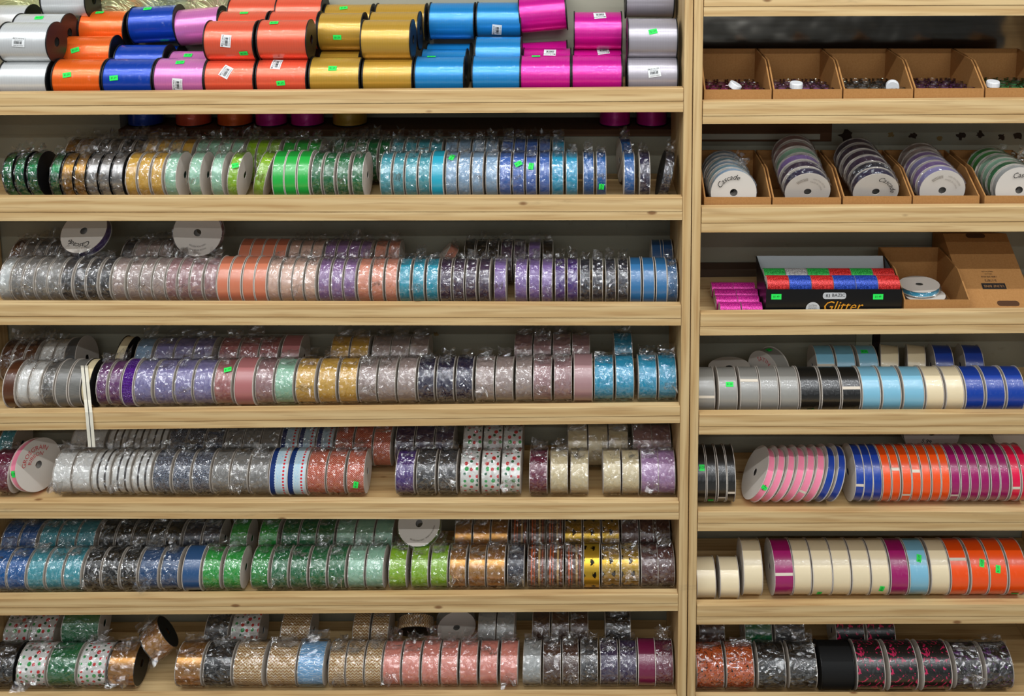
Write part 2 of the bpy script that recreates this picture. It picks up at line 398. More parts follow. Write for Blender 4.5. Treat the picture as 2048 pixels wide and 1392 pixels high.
def deckz(row, X): return zline(row, 2, 0, X) + DECK_OFF.get(row, 0)
def panel_x(top, bot, z):      # x of an upright's edge at height z
    a, b = P(top, 0, 0), P(bot, 1392, 0); return a.x + (b.x - a.x) * (z - a.z) / (b.z - a.z)
XL0 = P(-130, 700, 0).x; XR1 = P(2190, 700, 0).x
PEDGE = {'La': (1369.5, 1354.5), 'Lb': (1387, 1373), 'Ra': (1388.5, 1374.5), 'Rb': (1407.5, 1391)}
unitL = thing('shelving_unit', 'tall raw pine shelving bay on the left, packed with wrapped ribbon spools', 'shelving', None, (P(680, 1392, 0).x, 0, 0))
unitR = thing('shelving_unit', 'narrower pine shelving bay on the right with cardboard bins on upper shelves', 'shelving', None, (P(1720, 1392, 0).x, 0, 0))
def upart(name, me, unit, m, bv=True):
    o = link(name, me, m, unit); o.location = -Vector(unit.location)
    if bv: bevel(o)
    return o
ZT = P(1380, -70, 0).z
def upright(name, ea, eb, unit):
    c = []
    for z in (0.0, ZT):
        xa, xb = panel_x(*PEDGE[ea], z), panel_x(*PEDGE[eb], z) - .0004
        c += [(xa, 0, z), (xb, 0, z), (xb, YW - .006, z), (xa, YW - .006, z)]
    upart(name, hexa(name, c), unit, wood('upright'))
upright('side_panel', 'La', 'Lb', unitL); upright('side_panel', 'Ra', 'Rb', unitR)
upart('side_panel', boxm('side_panel', XL0 - .019, XL0, 0, YW - .006, 0, ZT), unitL, wood('upright'))
upart('side_panel', boxm('side_panel', XR1, XR1 + .019, 0, YW - .006, 0, ZT), unitR, wood('upright'))
for row in ROWS:
    unit = unitL if row[0] == 'L' else unitR
    def ends(z): return (XL0 + .0006, panel_x(*PEDGE['La'], z) - .0006) if row[0] == 'L' else (panel_x(*PEDGE['Rb'], z) + .0006, XR1 - .0006)
    xa, xb = ends(zline(row, 2, 0, 0))
    def q(k, x, dz=0): return zline(row, k, 0, x) + dz
    yb = YW - .006
    upart('lip_board', hexa('lip_board', [(xa, -.0012, q(2, xa, .0006)), (xb, -.0012, q(2, xb, .0006)), (xb, .0178, q(2, xb, .0006)), (xa, .0178, q(2, xa, .0006)), (xa, -.0012, q(1, xa)), (xb, -.0012, q(1, xb)), (xb, .0178, q(1, xb)), (xa, .0178, q(1, xa))]), unit, wood('board'))
    do = DECK_OFF.get(row, 0)
    f = min(q(2, xa), q(2, xa)) if False else None
    zt = lambda x: q(2, x) + min(do, 0.0); zb = lambda x: min(q(3, x), zt(x) - .010)
    def prof(x): return [(0, zb(x)), (yb, zb(x)), (yb, deckz(row, x)), (.0182, deckz(row, x)), (.0182, q(2, x)), (0, q(2, x))]
    n = 6; v = [(xa, y, z) for y, z in prof(xa)] + [(xb, y, z) for y, z in prof(xb)]
    upart('shelf_board', mesh('shelf_board', v, [tuple(range(n))[::-1], tuple(range(n, 2 * n))] + [(i, (i + 1) % n, n + (i + 1) % n, n + i) for i in range(n)]), unit, wood('board'), False)

# ------------------------------------------------------------------ room
def structure(name, me, m): o = link(name, me, m); o['kind'] = 'structure'; return o
structure('floor', boxm('floor', -4, 4, -8, 1, -.05, 0), flat('store_floor', (150, 146, 138), .5))
zl0 = P(1000, 259, YW - .012).z; zl1 = zline('L1', 3, 0, 0) - .004
wall = structure('wall_back', boxm('wall_back', -2.2, 1.6, .375, .42, 0, 2.9), wall_paint())
def wpart(name, x0, x1, y0, y1, z0, z1, m): o = link(name, boxm(name, x0, x1, y0, y1, z0, z1), m, wall); return o
XM = panel_x(1387.7, 1374, 1.0)
wpart('wall_panel', XL0 - .02, XM, YW, .3749, 0.0, zl0 - .016, wall_paint())
wpart('wall_panel', XM + .001, XR1 + .02, YW, .3749, 0.0, ZT, wall_paint())
wpart('wall_panel', XL0 - .02, XM, YW, .3749, zl1 + .001, ZT + .3, wall_paint())
wpart('wall_panel', XL0 - .02, P(240, 245, YW).x, YW, .3749, zl0 - .0158, zl1 + .0009, wall_paint())
wpart('wall_ledge', P(240, 245, YW).x + .0005, XM, YW - .012, .3749, zl0 - .0155, zl0, flat('dark_ledge_wood', (92, 62, 38), .7))
# worn boards and strips on the wall of the right bay
def wstrip(name, p0, p1, m, t=.004):
    a, b = P(p0[0], p0[1], YW - t), P(p1[0], p1[1], YW - t)
    return wpart(name, a.x, b.x, YW - t, YW + .001, b.z, a.z, m)
brown = flat('brown_stained_board', (98, 66, 40), .75)
wstrip('brown_board', (1380, 240), (1663, 283), brown); wstrip('white_strip', (1380, 268), (1640, 279), flat('chipped_white_paint', (176, 172, 156), .7), .007)
wstrip('dark_strip', (1380, 526), (1512, 558), flat('dark_stain', (70, 54, 42), .8))
wstrip('white_strip', (1714, 640), (1744, 735), flat('pale_strip', (176, 180, 160), .7)); wstrip('dark_gap', (1746, 640), (1758, 735), flat('gap_shadow_brown', (34, 22, 20), .8))
rg = random.Random(3)
for (cx, cy, s) in ((1692, 270, 20), (1782, 270, 9), (1826, 272, 10), (1880, 276, 8), (1921, 272, 12), (1960, 268, 11), (2003, 273, 11), (2036, 272, 12), (872, 668, 8)):
    c = P(cx, cy, YW - .0008); v = []
    n = 14
    for i in range(n):
        a = 2 * PI * i / n; r = s / 1000 * rg.uniform(.45, 1.15); v.append((c.x + math.cos(a) * r, YW - .0008, c.z + math.sin(a) * r * .8))
    link('torn_paint_patch', mesh('torn_paint_patch', v, [tuple(range(n))]), flat('torn_patch_%d' % (s > 9), (52, 38, 28) if s > 9 else (140, 116, 70), .8), wall)
a, b = P(1380, 30, YW - .003), P(2190, 110, YW - .003)
t = NT('brushed_foil'); n = t.noise(t.coord('Object', (3, 3, 60)), 2.0, 3); t.base(t.mix(n, lin((170, 166, 156)), lin((120, 112, 100)))); t.prop(Metallic=1.0, Roughness=0.14, Normal=t.bump(t.noise(t.coord('Object'), 9, 2), .3, .01))
foil = t.m
tag(link('foil_sheet', boxm('foil_sheet', a.x, b.x, YW - .003, YW - .001, b.z - .09, a.z), foil), 'shiny metallic sheet behind the glitter jar bins at top right', 'sheet')
t = NT('yellow_cellophane'); n = t.noise(t.coord('Object'), 14, 3, .6, 2); t.base(t.mix(n, lin((150, 156, 90)), lin((220, 222, 180)))); t.prop(Metallic=.5, Roughness=.2, Normal=t.bump(n, .6, .02))
a, b = P(-60, -40, YW - .004), P(512, 60, YW - .004)
tag(link('cellophane_sheet', boxm('cellophane_sheet', a.x, b.x, YW - .004, YW - .001, b.z, a.z), t.m), 'shiny yellow-green cellophane sheet on wall behind top left rolls', 'sheet')

# ------------------------------------------------------------------ labels
ORD = 'first second third fourth fifth sixth seventh eighth ninth tenth'.split()
CNT = 'zero one two three four five six seven eight nine ten'.split()
SHELF = {'1': 'top', '2': 'second', '3': 'third', '4': 'fourth', '5': 'fifth', '6': 'sixth', '7': 'bottom'}
def where(row): return '%s bay %s shelf' % ('left' if row[0] == 'L' else 'right', SHELF[row[1]])
def run_label(desc, i, n, depth, row, noun='spools'):
    one = noun[:-1]
    if n == 1: return '%s %s, %s row, %s' % (desc, one, depth, where(row))
    return '%s from left of %s %s %s, %s row, %s' % (ORD[i], CNT[n], desc, noun, depth, where(row))
RAD = {'L2': .053, 'L3': .051, 'L4': .051, 'L5': .050, 'L6': .047, 'L7': .048, 'R4': .048, 'R5': .060, 'R6': .058, 'R7': .050}
PAIRS = lambda *a: list(zip(a[::2], a[1::2]))
def eq(x0, x1, n):
    p = (x1 - x0) / n; return [(x0 + p * i + 1, x0 + p * (i + 1) - 1) for i in range(n)]
rj = random.Random(11)
def kind_name(row, pat, wr):
    if pat: return 'printed_ribbon_spool'
    if row in ('L2', 'L3'): return 'narrow_ribbon_spool'
    if row in ('L7', 'R7'): return 'extra_wide_ribbon_spool'
    return 'wide_ribbon_spool' if row[0] == 'L' else 'satin_ribbon_spool'
def place_row(row, depth, runs):
    """runs: (desc, colour, pattern, finish, wrapped, spans, opts)"""
    for desc, col, pat, fin, wr, spans, opt in runs:
        n = len(spans)
        for i, (x0, x1) in enumerate(spans):
            R = opt.get('R', RAD[row]); Yf = .0225 if depth == 'front' else .0225 + 2 * RAD[row] + .005
            pym = ROWS[row][0][0] - 50
            a, b = P(x0, pym, Yf + .004), P(x1, pym, Yf + .004); X = (a.x + b.x) / 2; wd = b.x - a.x - .0005
            if row[0] == 'L':
                lim = panel_x(*PEDGE['La'], deckz(row, X)) - .0045 - wd / 2
                X = min(X, lim, panel_x(*PEDGE['La'], deckz(row, X) + 2 * R) - .0045 - wd / 2)
            if row[0] + depth[0] == 'Lb' and X > P(1290, 700, .15).x: opt = dict(opt, tails=False)
            if row == 'L7' and depth == 'back': X = max(X, XL0 + .004 + wd / 2)
            lean = opt.get('lean', 0); lean = math.radians(lean[i] if isinstance(lean, (list, tuple)) else lean)
            yaw = math.radians(opt.get('yaw', rj.uniform(-1.2, 1.2)))
            if lean: wd = wd * math.cos(lean)
            z = deckz(row, X) + .0012 + abs(math.sin(lean)) * wd / 2 + opt.get('dz', 0)
            if lean: X -= math.sin(lean) * R * .0
            fn = fin
            t = make_spool(run_label(desc, i, n, depth, row), 'ribbon spool', 'spools on the %s, %s row' % (where(row), depth), col, pat, fn, (X, Yf + R + .0045 + opt.get('dy', 0), z), wd, R, wr, (0, lean, yaw), opt.get('black', False), opt.get('name', kind_name(row, pat, wr)), tails=opt.get('tails', True))
            rr = R + .0004 if wr else R * .962 + .0009
            for (k, ang, fx, rot) in opt.get('tags', ()):
                if k == i: price_sticker(t, R, rr, ang, fx * wd, min(.016, wd * .62), .0105 if wd > .02 else .013, math.radians(rot))
            for (k, ang) in opt.get('tape', ()):
                if k == i: link('paper_strip', patch_mesh(R * .962 + .0006, math.radians(ang), 0, wd * .96, .006, 0), flat('paper_strip', (226, 214, 196), .7), t, (0, 0, R))
    return
S, T, FO, MA = 'satin', 'tight', 'foil', 'matte'
def W(desc, col, spans, pat=None, fin=S, **o): return (desc, col, pat, fin, True, spans, o)
def B(desc, col, spans, pat=None, fin=T, **o): return (desc, col, pat, fin, False, spans, o)
# ---- left bay, shelf 2
place_row('L2', 'front', [
 W('emerald foil', 'emerald', PAIRS(6, 28, 30, 52, 55, 78), fin=FO, lean=-7, black=True), W('upright emerald foil', 'emerald', PAIRS(94, 115), fin=FO, black=True),
 W('antique gold foil', 'gold', PAIRS(117, 141, 143, 166), fin=FO, black=True), W('silver foil', 'silver', PAIRS(168, 191, 193, 215, 217, 241), fin=FO, black=True),
 W('mustard yellow', 'mustard', PAIRS(246, 268, 272, 295, 298, 321)), W('mint green', 'mint', PAIRS(326, 350, 373, 397, 418, 441)),
 W('lime green', 'lime', PAIRS(446, 468), lean=6, tags=((0, 38, 0.1, 20),)), W('leaning lime green', 'lime', PAIRS(492, 515), lean=14),
 B('bright kelly green', 'kelly', PAIRS(542, 564, 567, 589, 593, 615)), W('dark green', 'dkgreen', PAIRS(620, 641, 644, 667, 671, 695, 702, 725)),
 W('light teal', 'teal', PAIRS(758, 781, 784, 806, 809, 833, 835, 858)), B('unwrapped cyan', 'cyan', PAIRS(862, 885)),
 W('pale blue', 'paleblue', PAIRS(889, 912, 915, 939, 942, 965, 970, 994), tags=((0, 60, 0, 70),)),
 W('cornflower blue', 'cornflower', PAIRS(997, 1021, 1024, 1048, 1051, 1073, 1077, 1099), tags=((1, 42, 0, 30), (2, 36, 0, 80))),
 W('turquoise', 'turq', PAIRS(1102, 1126, 1131, 1155)), W('deep blue', 'deepblue', PAIRS(1166, 1188, 1193, 1214, 1249, 1271), tags=((1, -12, 0, 85),)),
 W('navy', 'navy', PAIRS(1280, 1302)), W('leaning dark navy', 'dknavy', PAIRS(1314, 1334), lean=12, black=True)])
place_row('L2', 'back', [
 W('gold foil', 'gold', eq(122, 173, 2), fin=FO), W('tarnished silver', 'dkgrey', eq(186, 281, 4), fin=FO), W('dull mustard', 'mustard', eq(284, 382, 4)), W('soft mint', 'mint', eq(386, 482, 4)),  # back silver run is a darker grey than the front one
 W('lime', 'lime', eq(486, 556, 3)), W('kelly green', 'kelly', eq(561, 638, 3)), W('bottle green', 'dkgreen', eq(662, 778, 5)), W('teal', 'teal', eq(780, 884, 4)),
 W('powder blue', 'paleblue', eq(887, 996, 4)), W('cornflower', 'cornflower', eq(1002, 1101, 4)), W('dark teal', 'turq', PAIRS(1104, 1129)), W('dark blue', 'deepblue', PAIRS(1240, 1262), yaw=6)])
# ---- shelf 3
place_row('L3', 'front', [
 W('frosty white', 'whitegrey', PAIRS(-9, 14)), W('smoky grey', 'grey', PAIRS(17, 39, 41, 63, 65, 88, 90, 114)), W('dark charcoal', 'charcoal', PAIRS(117, 140, 142, 165, 168, 191, 195, 216)),
 W('pinkish taupe', 'taupe', PAIRS(219, 245, 251, 274, 277, 299, 302, 326)), W('dusty mauve', 'mauve', PAIRS(328, 350, 352, 374, 376, 401, 404, 429)),
 B('unwrapped copper rose', 'copper', PAIRS(432, 454, 457, 479, 482, 504, 507, 530)), W('pale blush', 'blush', PAIRS(532, 554, 557, 580, 582, 604, 607, 629)),
 W('lilac', 'lilac', PAIRS(633, 656, 659, 682, 685, 709)), W('peach', 'peach', PAIRS(713, 737, 740, 764, 767, 791)), W('shiny teal', 'cyan', PAIRS(796, 819, 822, 846, 850, 874)),
 W('dark plum', 'plum', PAIRS(878, 901, 904, 927, 930, 952, 957, 979)), W('light purple', 'lavpurple', PAIRS(986, 1011)), W('soft purple', 'lavpurple', PAIRS(1029, 1054, 1057, 1079, 1083, 1105)),
 W('deep violet', 'violet', PAIRS(1109, 1130, 1134, 1156)), W('dark navy', 'dknavy', PAIRS(1160, 1181, 1185, 1207, 1211, 1232, 1237, 1258)),
 B('bare steel blue', 'steel', PAIRS(1262, 1283, 1287, 1309, 1313, 1334)), W('film-wrapped grey blue', 'steel', PAIRS(1338, 1359))])
place_row('L3', 'back', [
 W('brown', 'brown', PAIRS(16, 38)), W('grey green', 'dkgrey', eq(40, 112, 3)), W('charcoal', 'charcoal', PAIRS(238, 262)), W('taupe', 'taupe', eq(264, 340, 3)),
 B('copper', 'copper', eq(474, 571, 4)), W('blush', 'blush', eq(573, 643, 3)), W('purple mauve', 'lilac', eq(645, 741, 4)), W('peach', 'peach', eq(746, 798, 2)), W('tilted peach', 'peach', PAIRS(838, 864), lean=38),
 W('black', 'black', eq(925, 997, 3)), W('dark mauve', 'plum', eq(999, 1051, 2)), W('purple', 'lavpurple', PAIRS(1056, 1081)), W('small black', 'black', PAIRS(1084, 1106)), B('dark blue', 'slate', eq(1304, 1356, 2))])
# ---- shelf 4
place_row('L4', 'front', [
 B('brown satin', 'brown', PAIRS(2, 25)), W('white birch print', 'white', PAIRS(28, 50, 52, 75), 'birch', MA), W('plain grey', 'grey', PAIRS(78, 102), 'weave'),
 B('grey woven metallic', 'satgrey', PAIRS(107, 130, 134, 157), 'weave', S), B('cream trim', 'cream', PAIRS(160, 177), None, MA, black=True),
 W('sheer purple', 'purplesheer', PAIRS(187, 209, 212, 236)), B('purple beaded', 'beads', PAIRS(240, 262), 'beads'),
 W('lavender', 'lavender', PAIRS(264, 300, 304, 342, 345, 380, 383, 421)), W('shiny rose mauve', 'rose', PAIRS(424, 460), tags=((0, 55, .2, 15),)), B('bare dusty rose', 'rose', PAIRS(467, 504), fin=S), W('mauve', 'mauve', PAIRS(507, 543)),
 W('mint', 'mint', PAIRS(546, 584)), W('mustard', 'mustard', PAIRS(589, 628, 633, 670, 674, 711)), W('taupe', 'taupe', PAIRS(714, 750, 753, 789, 793, 830)),
 W('dark indigo', 'navy', PAIRS(833, 867, 871, 906, 910, 945)), W('rosy taupe', 'taupe', PAIRS(949, 987, 990, 1026, 1030, 1063)), W('pink mauve', 'mauve', PAIRS(1066, 1104, 1107, 1144)), B('bare mauve', 'mauve', PAIRS(1148, 1185)),
 W('bright turquoise', 'turq', PAIRS(1189, 1228, 1231, 1269, 1277, 1315, 1319, 1356))])
place_row('L4', 'back', [
 W('dark brown', 'brown', eq(-4, 70, 3)), W('birch print', 'white', eq(76, 130, 2), 'birch', MA), B('leaning grey woven', 'dkgrey', PAIRS(138, 162), 'weave', lean=-9), B('cream trim', 'cream', PAIRS(222, 240), None, MA, lean=7, black=True),
 W('light blue', 'paleblue', PAIRS(266, 300)), W('dusky lavender', 'lavender', eq(305, 423, 3)), W('rose brown', 'rose', eq(434, 556, 3)), B('bare rose', 'rose', PAIRS(562, 598)),
 W('mustard', 'mustard', eq(658, 736, 2)), W('taupe', 'taupe', eq(741, 856, 3)), W('rosy brown', 'mauve', eq(1027, 1181, 4)), W('turquoise', 'turq', PAIRS(1228, 1265))])
# ---- shelf 5
place_row('L5', 'front', [
 W('burgundy', 'wine', PAIRS(-28, 11)), W('birch bark print', 'white', PAIRS(99, 136, 139, 176), 'birch', MA), W('white and black striped', 'white', PAIRS(179, 216, 219, 256, 260, 297), 'stripe', MA),
 W('navy lace', 'dknavy', PAIRS(301, 337, 341, 377, 380, 416), 'lace'), W('warm grey', 'grey', PAIRS(420, 455, 458, 492, 495, 533)), B('blue and red dotted', 'dotblue', PAIRS(536, 571, 573, 609), 'bluedot', MA),
 W('red herringbone', 'redh', PAIRS(611, 649, 651, 687, 690, 726), 'herring', MA, tags=((2, -2, .05, 80),)), W('purple', 'violet', PAIRS(789, 827)), W('sheer black', 'charcoal', PAIRS(830, 869, 874, 912)),
 W('christmas polka dot', 'white', PAIRS(919, 957, 961, 998, 1002, 1041), 'dots', MA), W('crinkled burgundy', 'wine', PAIRS(1058, 1095)), W('cream', 'cream', PAIRS(1100, 1136, 1141, 1178, 1206, 1242, 1245, 1280)), W('orchid', 'orchid', PAIRS(1283, 1319, 1322, 1357))])
place_row('L5', 'back', [
 W('teal', 'teal', PAIRS(-6, 24)), W('birch', 'white', eq(138, 208, 2), 'birch', MA), W('striped', 'white', eq(212, 331, 3), 'stripe', MA), W('dark lace', 'dknavy', eq(333, 446, 3), 'lace'), W('grey', 'grey', eq(448, 556, 3)),
 W('dotted blue', 'dotblue', eq(558, 666, 3), 'bluedot', MA), W('red herringbone', 'redh', eq(668, 782, 3), 'herring', MA), W('dark violet', 'dkpurple', eq(788, 908, 3)), W('polka dot', 'white', eq(924, 1046, 3), 'dots', MA),
 W('cream', 'cream', eq(1134, 1258, 3)), W('brown mauve', 'mauve', eq(1265, 1348, 2))])
# ---- shelf 6
place_row('L6', 'front', [
 W('royal blue', 'deepblue', PAIRS(-28, 5, 8, 45)), W('aqua teal', 'teal', PAIRS(48, 82, 85, 118, 121, 156)), W('black', 'black', PAIRS(161, 195, 198, 232, 235, 269)), W('slate blue', 'slate', PAIRS(273, 312, 316, 352)), B('bare slate blue', 'slate', PAIRS(361, 396)),
 W('kelly green', 'kelly', PAIRS(400, 436, 442, 478)), W('grass green', 'coolgreen', PAIRS(498, 534)), W('forest green', 'dkgreen', PAIRS(538, 572, 576, 611, 615, 649, 653, 688)), W('pale mint', 'mint', PAIRS(692, 726, 729, 765)),
 W('lime', 'lime', PAIRS(774, 810, 819, 854, 859, 894)), W('copper gold', 'tan', PAIRS(897, 931, 935, 970, 972, 1009), fin=FO), W('dark blue black', 'dknavy', PAIRS(1013, 1048)),
 W('brown orange striped', 'darkbrown', PAIRS(1054, 1091, 1093, 1128, 1130, 1165), 'brownstripe'), B('gold damask', 'goldfoil', PAIRS(1168, 1200), 'fleur', FO), W('wrapped gold damask', 'goldfoil', PAIRS(1203, 1240, 1243, 1280), 'fleur', FO), W('brown plum', 'brownplum', PAIRS(1283, 1318, 1321, 1356))])
place_row('L6', 'back', [
 W('navy', 'deepblue', eq(0, 72, 2)), W('teal', 'teal', eq(75, 188, 3)), W('black', 'black', eq(194, 362, 5)), W('dark slate', 'dknavy', eq(364, 440, 2)), W('kelly green', 'kelly', PAIRS(458, 494, 516, 553)), W('forest green', 'dkgreen', eq(560, 668, 3)),
 W('mint', 'mint', eq(670, 786, 3)), W('copper gold', 'tan', eq(907, 1017, 3), fin=FO), W('orange striped', 'darkbrown', eq(1020, 1127, 3), 'brownstripe'), W('gold damask', 'goldfoil', eq(1128, 1240, 3), 'fleur', FO, tails=False), W('plum', 'brownplum', eq(1242, 1352, 3))])
# ---- shelf 7
place_row('L7', 'front', [
 W('wrapped black', 'black', PAIRS(-34, 20), black=True), W('wide polka dot', 'white', PAIRS(27, 84, 150, 206), 'dots', MA), W('wide green satin', 'dkgreen', PAIRS(88, 145), fin=T), W('wide tan gold', 'tan', PAIRS(209, 264), fin=FO, black=True), W('crinkled golden tan', 'tan', PAIRS(345, 398), fin=FO),
 W('dark silver', 'charcoal', PAIRS(402, 458), 'weave', FO), W('wide tan chevron', 'chev', PAIRS(463, 522, 530, 588), 'chevron', MA), W('light blue scroll', 'lightblue', PAIRS(591, 644), 'swirl', MA), W('narrow tan chevron', 'chev', PAIRS(653, 686, 688, 724, 727, 761), 'chevron', MA),
 W('salmon pink', 'salmon', PAIRS(763, 799, 802, 838, 841, 876, 879, 913, 917, 953, 958, 994, 999, 1035)), W('silver grey', 'silvergrey', PAIRS(1045, 1082)), W('crinkled brown', 'darkbrown', PAIRS(1085, 1122, 1124, 1157)), W('charcoal', 'charcoal', PAIRS(1161, 1197)), W('dark purple', 'dkpurple', PAIRS(1200, 1237, 1240, 1275)),
 B('bare wine', 'wine', PAIRS(1278, 1312)), W('wrapped wine', 'wine', PAIRS(1317, 1354))])
place_row('L7', 'back', [
 W('polka dot', 'white', PAIRS(-20, 34, 54, 108), 'dots', MA), W('sheer grey', 'charcoal', PAIRS(408, 456), 'weave'), W('red green dotted', 'white', PAIRS(461, 517), 'dots', MA), W('wide chevron', 'chev', PAIRS(560, 620), 'chevron', MA), W('chevron', 'chev', PAIRS(704, 738, 742, 777), 'chevron', MA),
 W('pale grey', 'silvergrey', eq(954, 1030, 2)), W('dark brown', 'darkbrown', eq(1063, 1178, 3)), W('black', 'black', PAIRS(1210, 1262))])
# ---- right bay, shelf 4
place_row('R4', 'front', [
 B('silver grey satin', 'satgrey', PAIRS(1396, 1431, 1439, 1476, 1483, 1520, 1523, 1559, 1562, 1599), tags=((1, 40, .1, 0),), tape=((0, 8), (2, 50))), B('black satin', 'black', PAIRS(1603, 1641, 1646, 1683, 1686, 1723), tape=((2, 30),), tags=((0, -42, .1, 8),)),
 B('light blue satin', 'skyblue', PAIRS(1727, 1763, 1767, 1804, 1811, 1851)), B('cream satin', 'ivory', PAIRS(1855, 1890, 1895, 1930)), B('royal blue satin', 'royal', PAIRS(1934, 1970, 1976, 2013, 2018, 2053))])
place_row('R4', 'back', [
 B('light blue satin', 'skyblue', PAIRS(1634, 1670, 1675, 1712, 1719, 1757), tape=((0, 30),), tags=((2, 70, -.1, 0),)), B('cream satin', 'ivory', PAIRS(1772, 1806, 1826, 1860), yaw=-14), B('royal blue satin', 'royal', PAIRS(1876, 1912, 1936, 1972), yaw=-6)])
# ---- right bay, shelf 5
place_row('R5', 'front', [
 B('black satin', 'black', PAIRS(1395, 1413, 1416, 1434, 1437, 1453, 1456, 1472), tags=((0, 42, .1, 0), (1, -42, 0, 0)), tape=((2, -28), (3, -12))),
 B('pink grosgrain', 'pink', [(1494 + 21.6 * i, 1510 + 21.6 * i) for i in range(6)], lean=[27, 26, 25, 24, 23, 22], tags=((0, 4, 0, 78),), tape=((4, -8),), name='pink_grosgrain_spool'),
 B('leaning royal blue', 'royal', PAIRS(1626, 1642, 1650, 1666), lean=[20, 18]), B('royal blue', 'royal', PAIRS(1708, 1725, 1729, 1746, 1748, 1765), tape=((0, 5),), lean=[3, 1.5, 0]),
 B('bright orange', 'orange', PAIRS(1767, 1783, 1786, 1802, 1806, 1824, 1827, 1844, 1847, 1864, 1867, 1884, 1886, 1902), tape=((1, 38), (2, -20), (3, 34))), B('raspberry', 'raspberry', PAIRS(1904, 1921, 1924, 1940, 1943, 1960, 1964, 1981, 1985, 2002, 2004, 2021), tape=((0, -22),)), B('hot pink', 'hotpink', PAIRS(2025, 2042, 2045, 2062), tape=((0, -2),))])
# ---- right bay, shelf 6
place_row('R6', 'front', [
 B('short cream satin', 'ivory', PAIRS(1395, 1432, 1443, 1480), R=.043), B('first tall cream', 'ivory', PAIRS(1490, 1527)), B('left raspberry', 'raspberry', PAIRS(1550, 1587), tape=((0, 20),)), B('tall cream', 'ivory', PAIRS(1590, 1624, 1627, 1665, 1668, 1703, 1706, 1742, 1745, 1780), tags=((1, -36, -.1, 85), (4, -16, .1, 80))),
 B('right raspberry', 'raspberry', PAIRS(1784, 1819)), B('sky blue', 'skyblue', PAIRS(1822, 1859), tags=((0, 52, .1, 75),)), B('lone right cream', 'ivory', PAIRS(1866, 1902)), B('bright orange', 'orange', PAIRS(1904, 1939, 1944, 1979, 1983, 2017, 2021, 2056), tags=((1, 42, .2, 75), (2, 30, 0, 80), (3, -40, 0, 0)), tape=((0, 50),))])
# ---- right bay, shelf 7
place_row('R7', 'front', [
 W('orange black print', 'burnt', PAIRS(1394, 1450, 1455, 1511), 'hallow', MA), W('silver black sheer', 'charcoal', PAIRS(1519, 1575), 'weave', FO, tails=False), W('black film-wrapped', 'black', PAIRS(1582, 1638)), B('plain matte black', 'black', PAIRS(1646, 1711), None, MA, black=True),
 B('black and pink floral', 'black', PAIRS(1718, 1773, 1782, 1838, 1850, 1906), 'floralpink'), W('black and purple floral', 'black', PAIRS(1916, 1969, 1976, 2032), 'floralpurple')])
place_row('R7', 'back', [W('brown', 'darkbrown', PAIRS(1398, 1450)), W('green black', 'dkgreen', PAIRS(1490, 1545), tails=False), W('clear dark', 'charcoal', PAIRS(1550, 1610)), B('black red floral', 'black', PAIRS(1672, 1728, 1733, 1789), 'floralpink')])

# loose end of the cream trim, hanging over the lip
X0, X1 = P(161, 760, .02).x, P(176, 760, .02).x; zd = deckz('L4', X0)
pts = [(.060, zd + .1005), (.044, zd + .0935), (.032, zd + .078), (.0255, zd + .060), (.021, zd + .042), (.004, zline('L4', 1, 0, X0) + .004), (-.004, zline('L4', 1, 0, X0) + .001), (-.006, zd + .0), (-.006, zd - .05), (-.004, P(168, 890, 0).z)]
v, f = [], []
for k, (y, z) in enumerate(pts):
    xl = P(163.5 + .4 * k, 760, y).x
    for xx in (xl, xl + .0068, xl + .0086, xl + .0154): v.append((xx, y, z))
for k in range(len(pts) - 1):
    for j in range(3): f.append((4 * k + j, 4 * k + j + 1, 4 * k + j + 5, 4 * k + j + 4))
par = [o for o in bpy.data.objects if o.get('label', '').startswith('cream trim spool, front')][0]
le = link('loose_ribbon_end', mesh('loose_ribbon_end', v, f), flat('cream_trim', (228, 222, 204), .8), None)
le.data.materials.append(flat('dark_trim_line', (50, 46, 44), .8))
for i, p in enumerate(le.data.polygons): p.material_index = 1 if i % 3 == 1 else 0
sm = le.modifiers.new('thick', 'SOLIDIFY'); sm.thickness = .0008
bpy.context.view_layer.update()
le.parent = par; le.matrix_parent_inverse = (Matrix.LocRotScale(par.location, par.rotation_euler, (1, 1, 1))).inverted()

# ------------------------------------------------------------------ spools lying or facing the camera
def flange_text(t, side, R, wd, txt, size, rad, ang, shear=.35, col=(30, 28, 28)):
    me = textc(txt, size, shear).copy()
    for q in me.vertices:
        x, y = q.co.x, q.co.y
        a = PI / 2 - x / rad + ang; r = rad + y
        q.co = (side * (wd / 2 + .0013), side * math.cos(a) * r, math.sin(a) * r)
    link('disc_lettering', me, flat('ink_%d_%d_%d' % col, col, .7), t, (0, 0, R))
def flange_label(t, R, wd, px_, pz_, txt, size, rot):
    me = textc(txt, size, .1).copy()
    for q in me.vertices:
        x, y = q.co.x * math.cos(rot) - q.co.y * math.sin(rot), q.co.x * math.sin(rot) + q.co.y * math.cos(rot)
        q.co = (wd / 2 + .0013, px_ + x, pz_ + y)
    link('disc_lettering', me, flat('ink_15_15_15', (15, 15, 15), .7), t, (0, 0, R))
def facing(label, row_or_base, col, pat, fin, px, py, Y, wd, R, wrapped, rot, cat='ribbon spool', group=None, name='ribbon_spool', **k):
    """spool whose centre shows at (px, py) at depth Y; rot applied about its centre; local -X face turned with yaw"""
    c = P(px, py, Y); m = Matrix.LocRotScale(None, Vector((0, 0, 0)).to_track_quat('X', 'Z') if False else None, None) if False else None
    from mathutils import Euler
    e = Euler(rot, 'XYZ'); b = c - e.to_matrix() @ Vector((0, 0, R))
    return make_spool(label, cat, group, col, pat, fin, b, wd, R, wrapped, rot, **k, name=name)
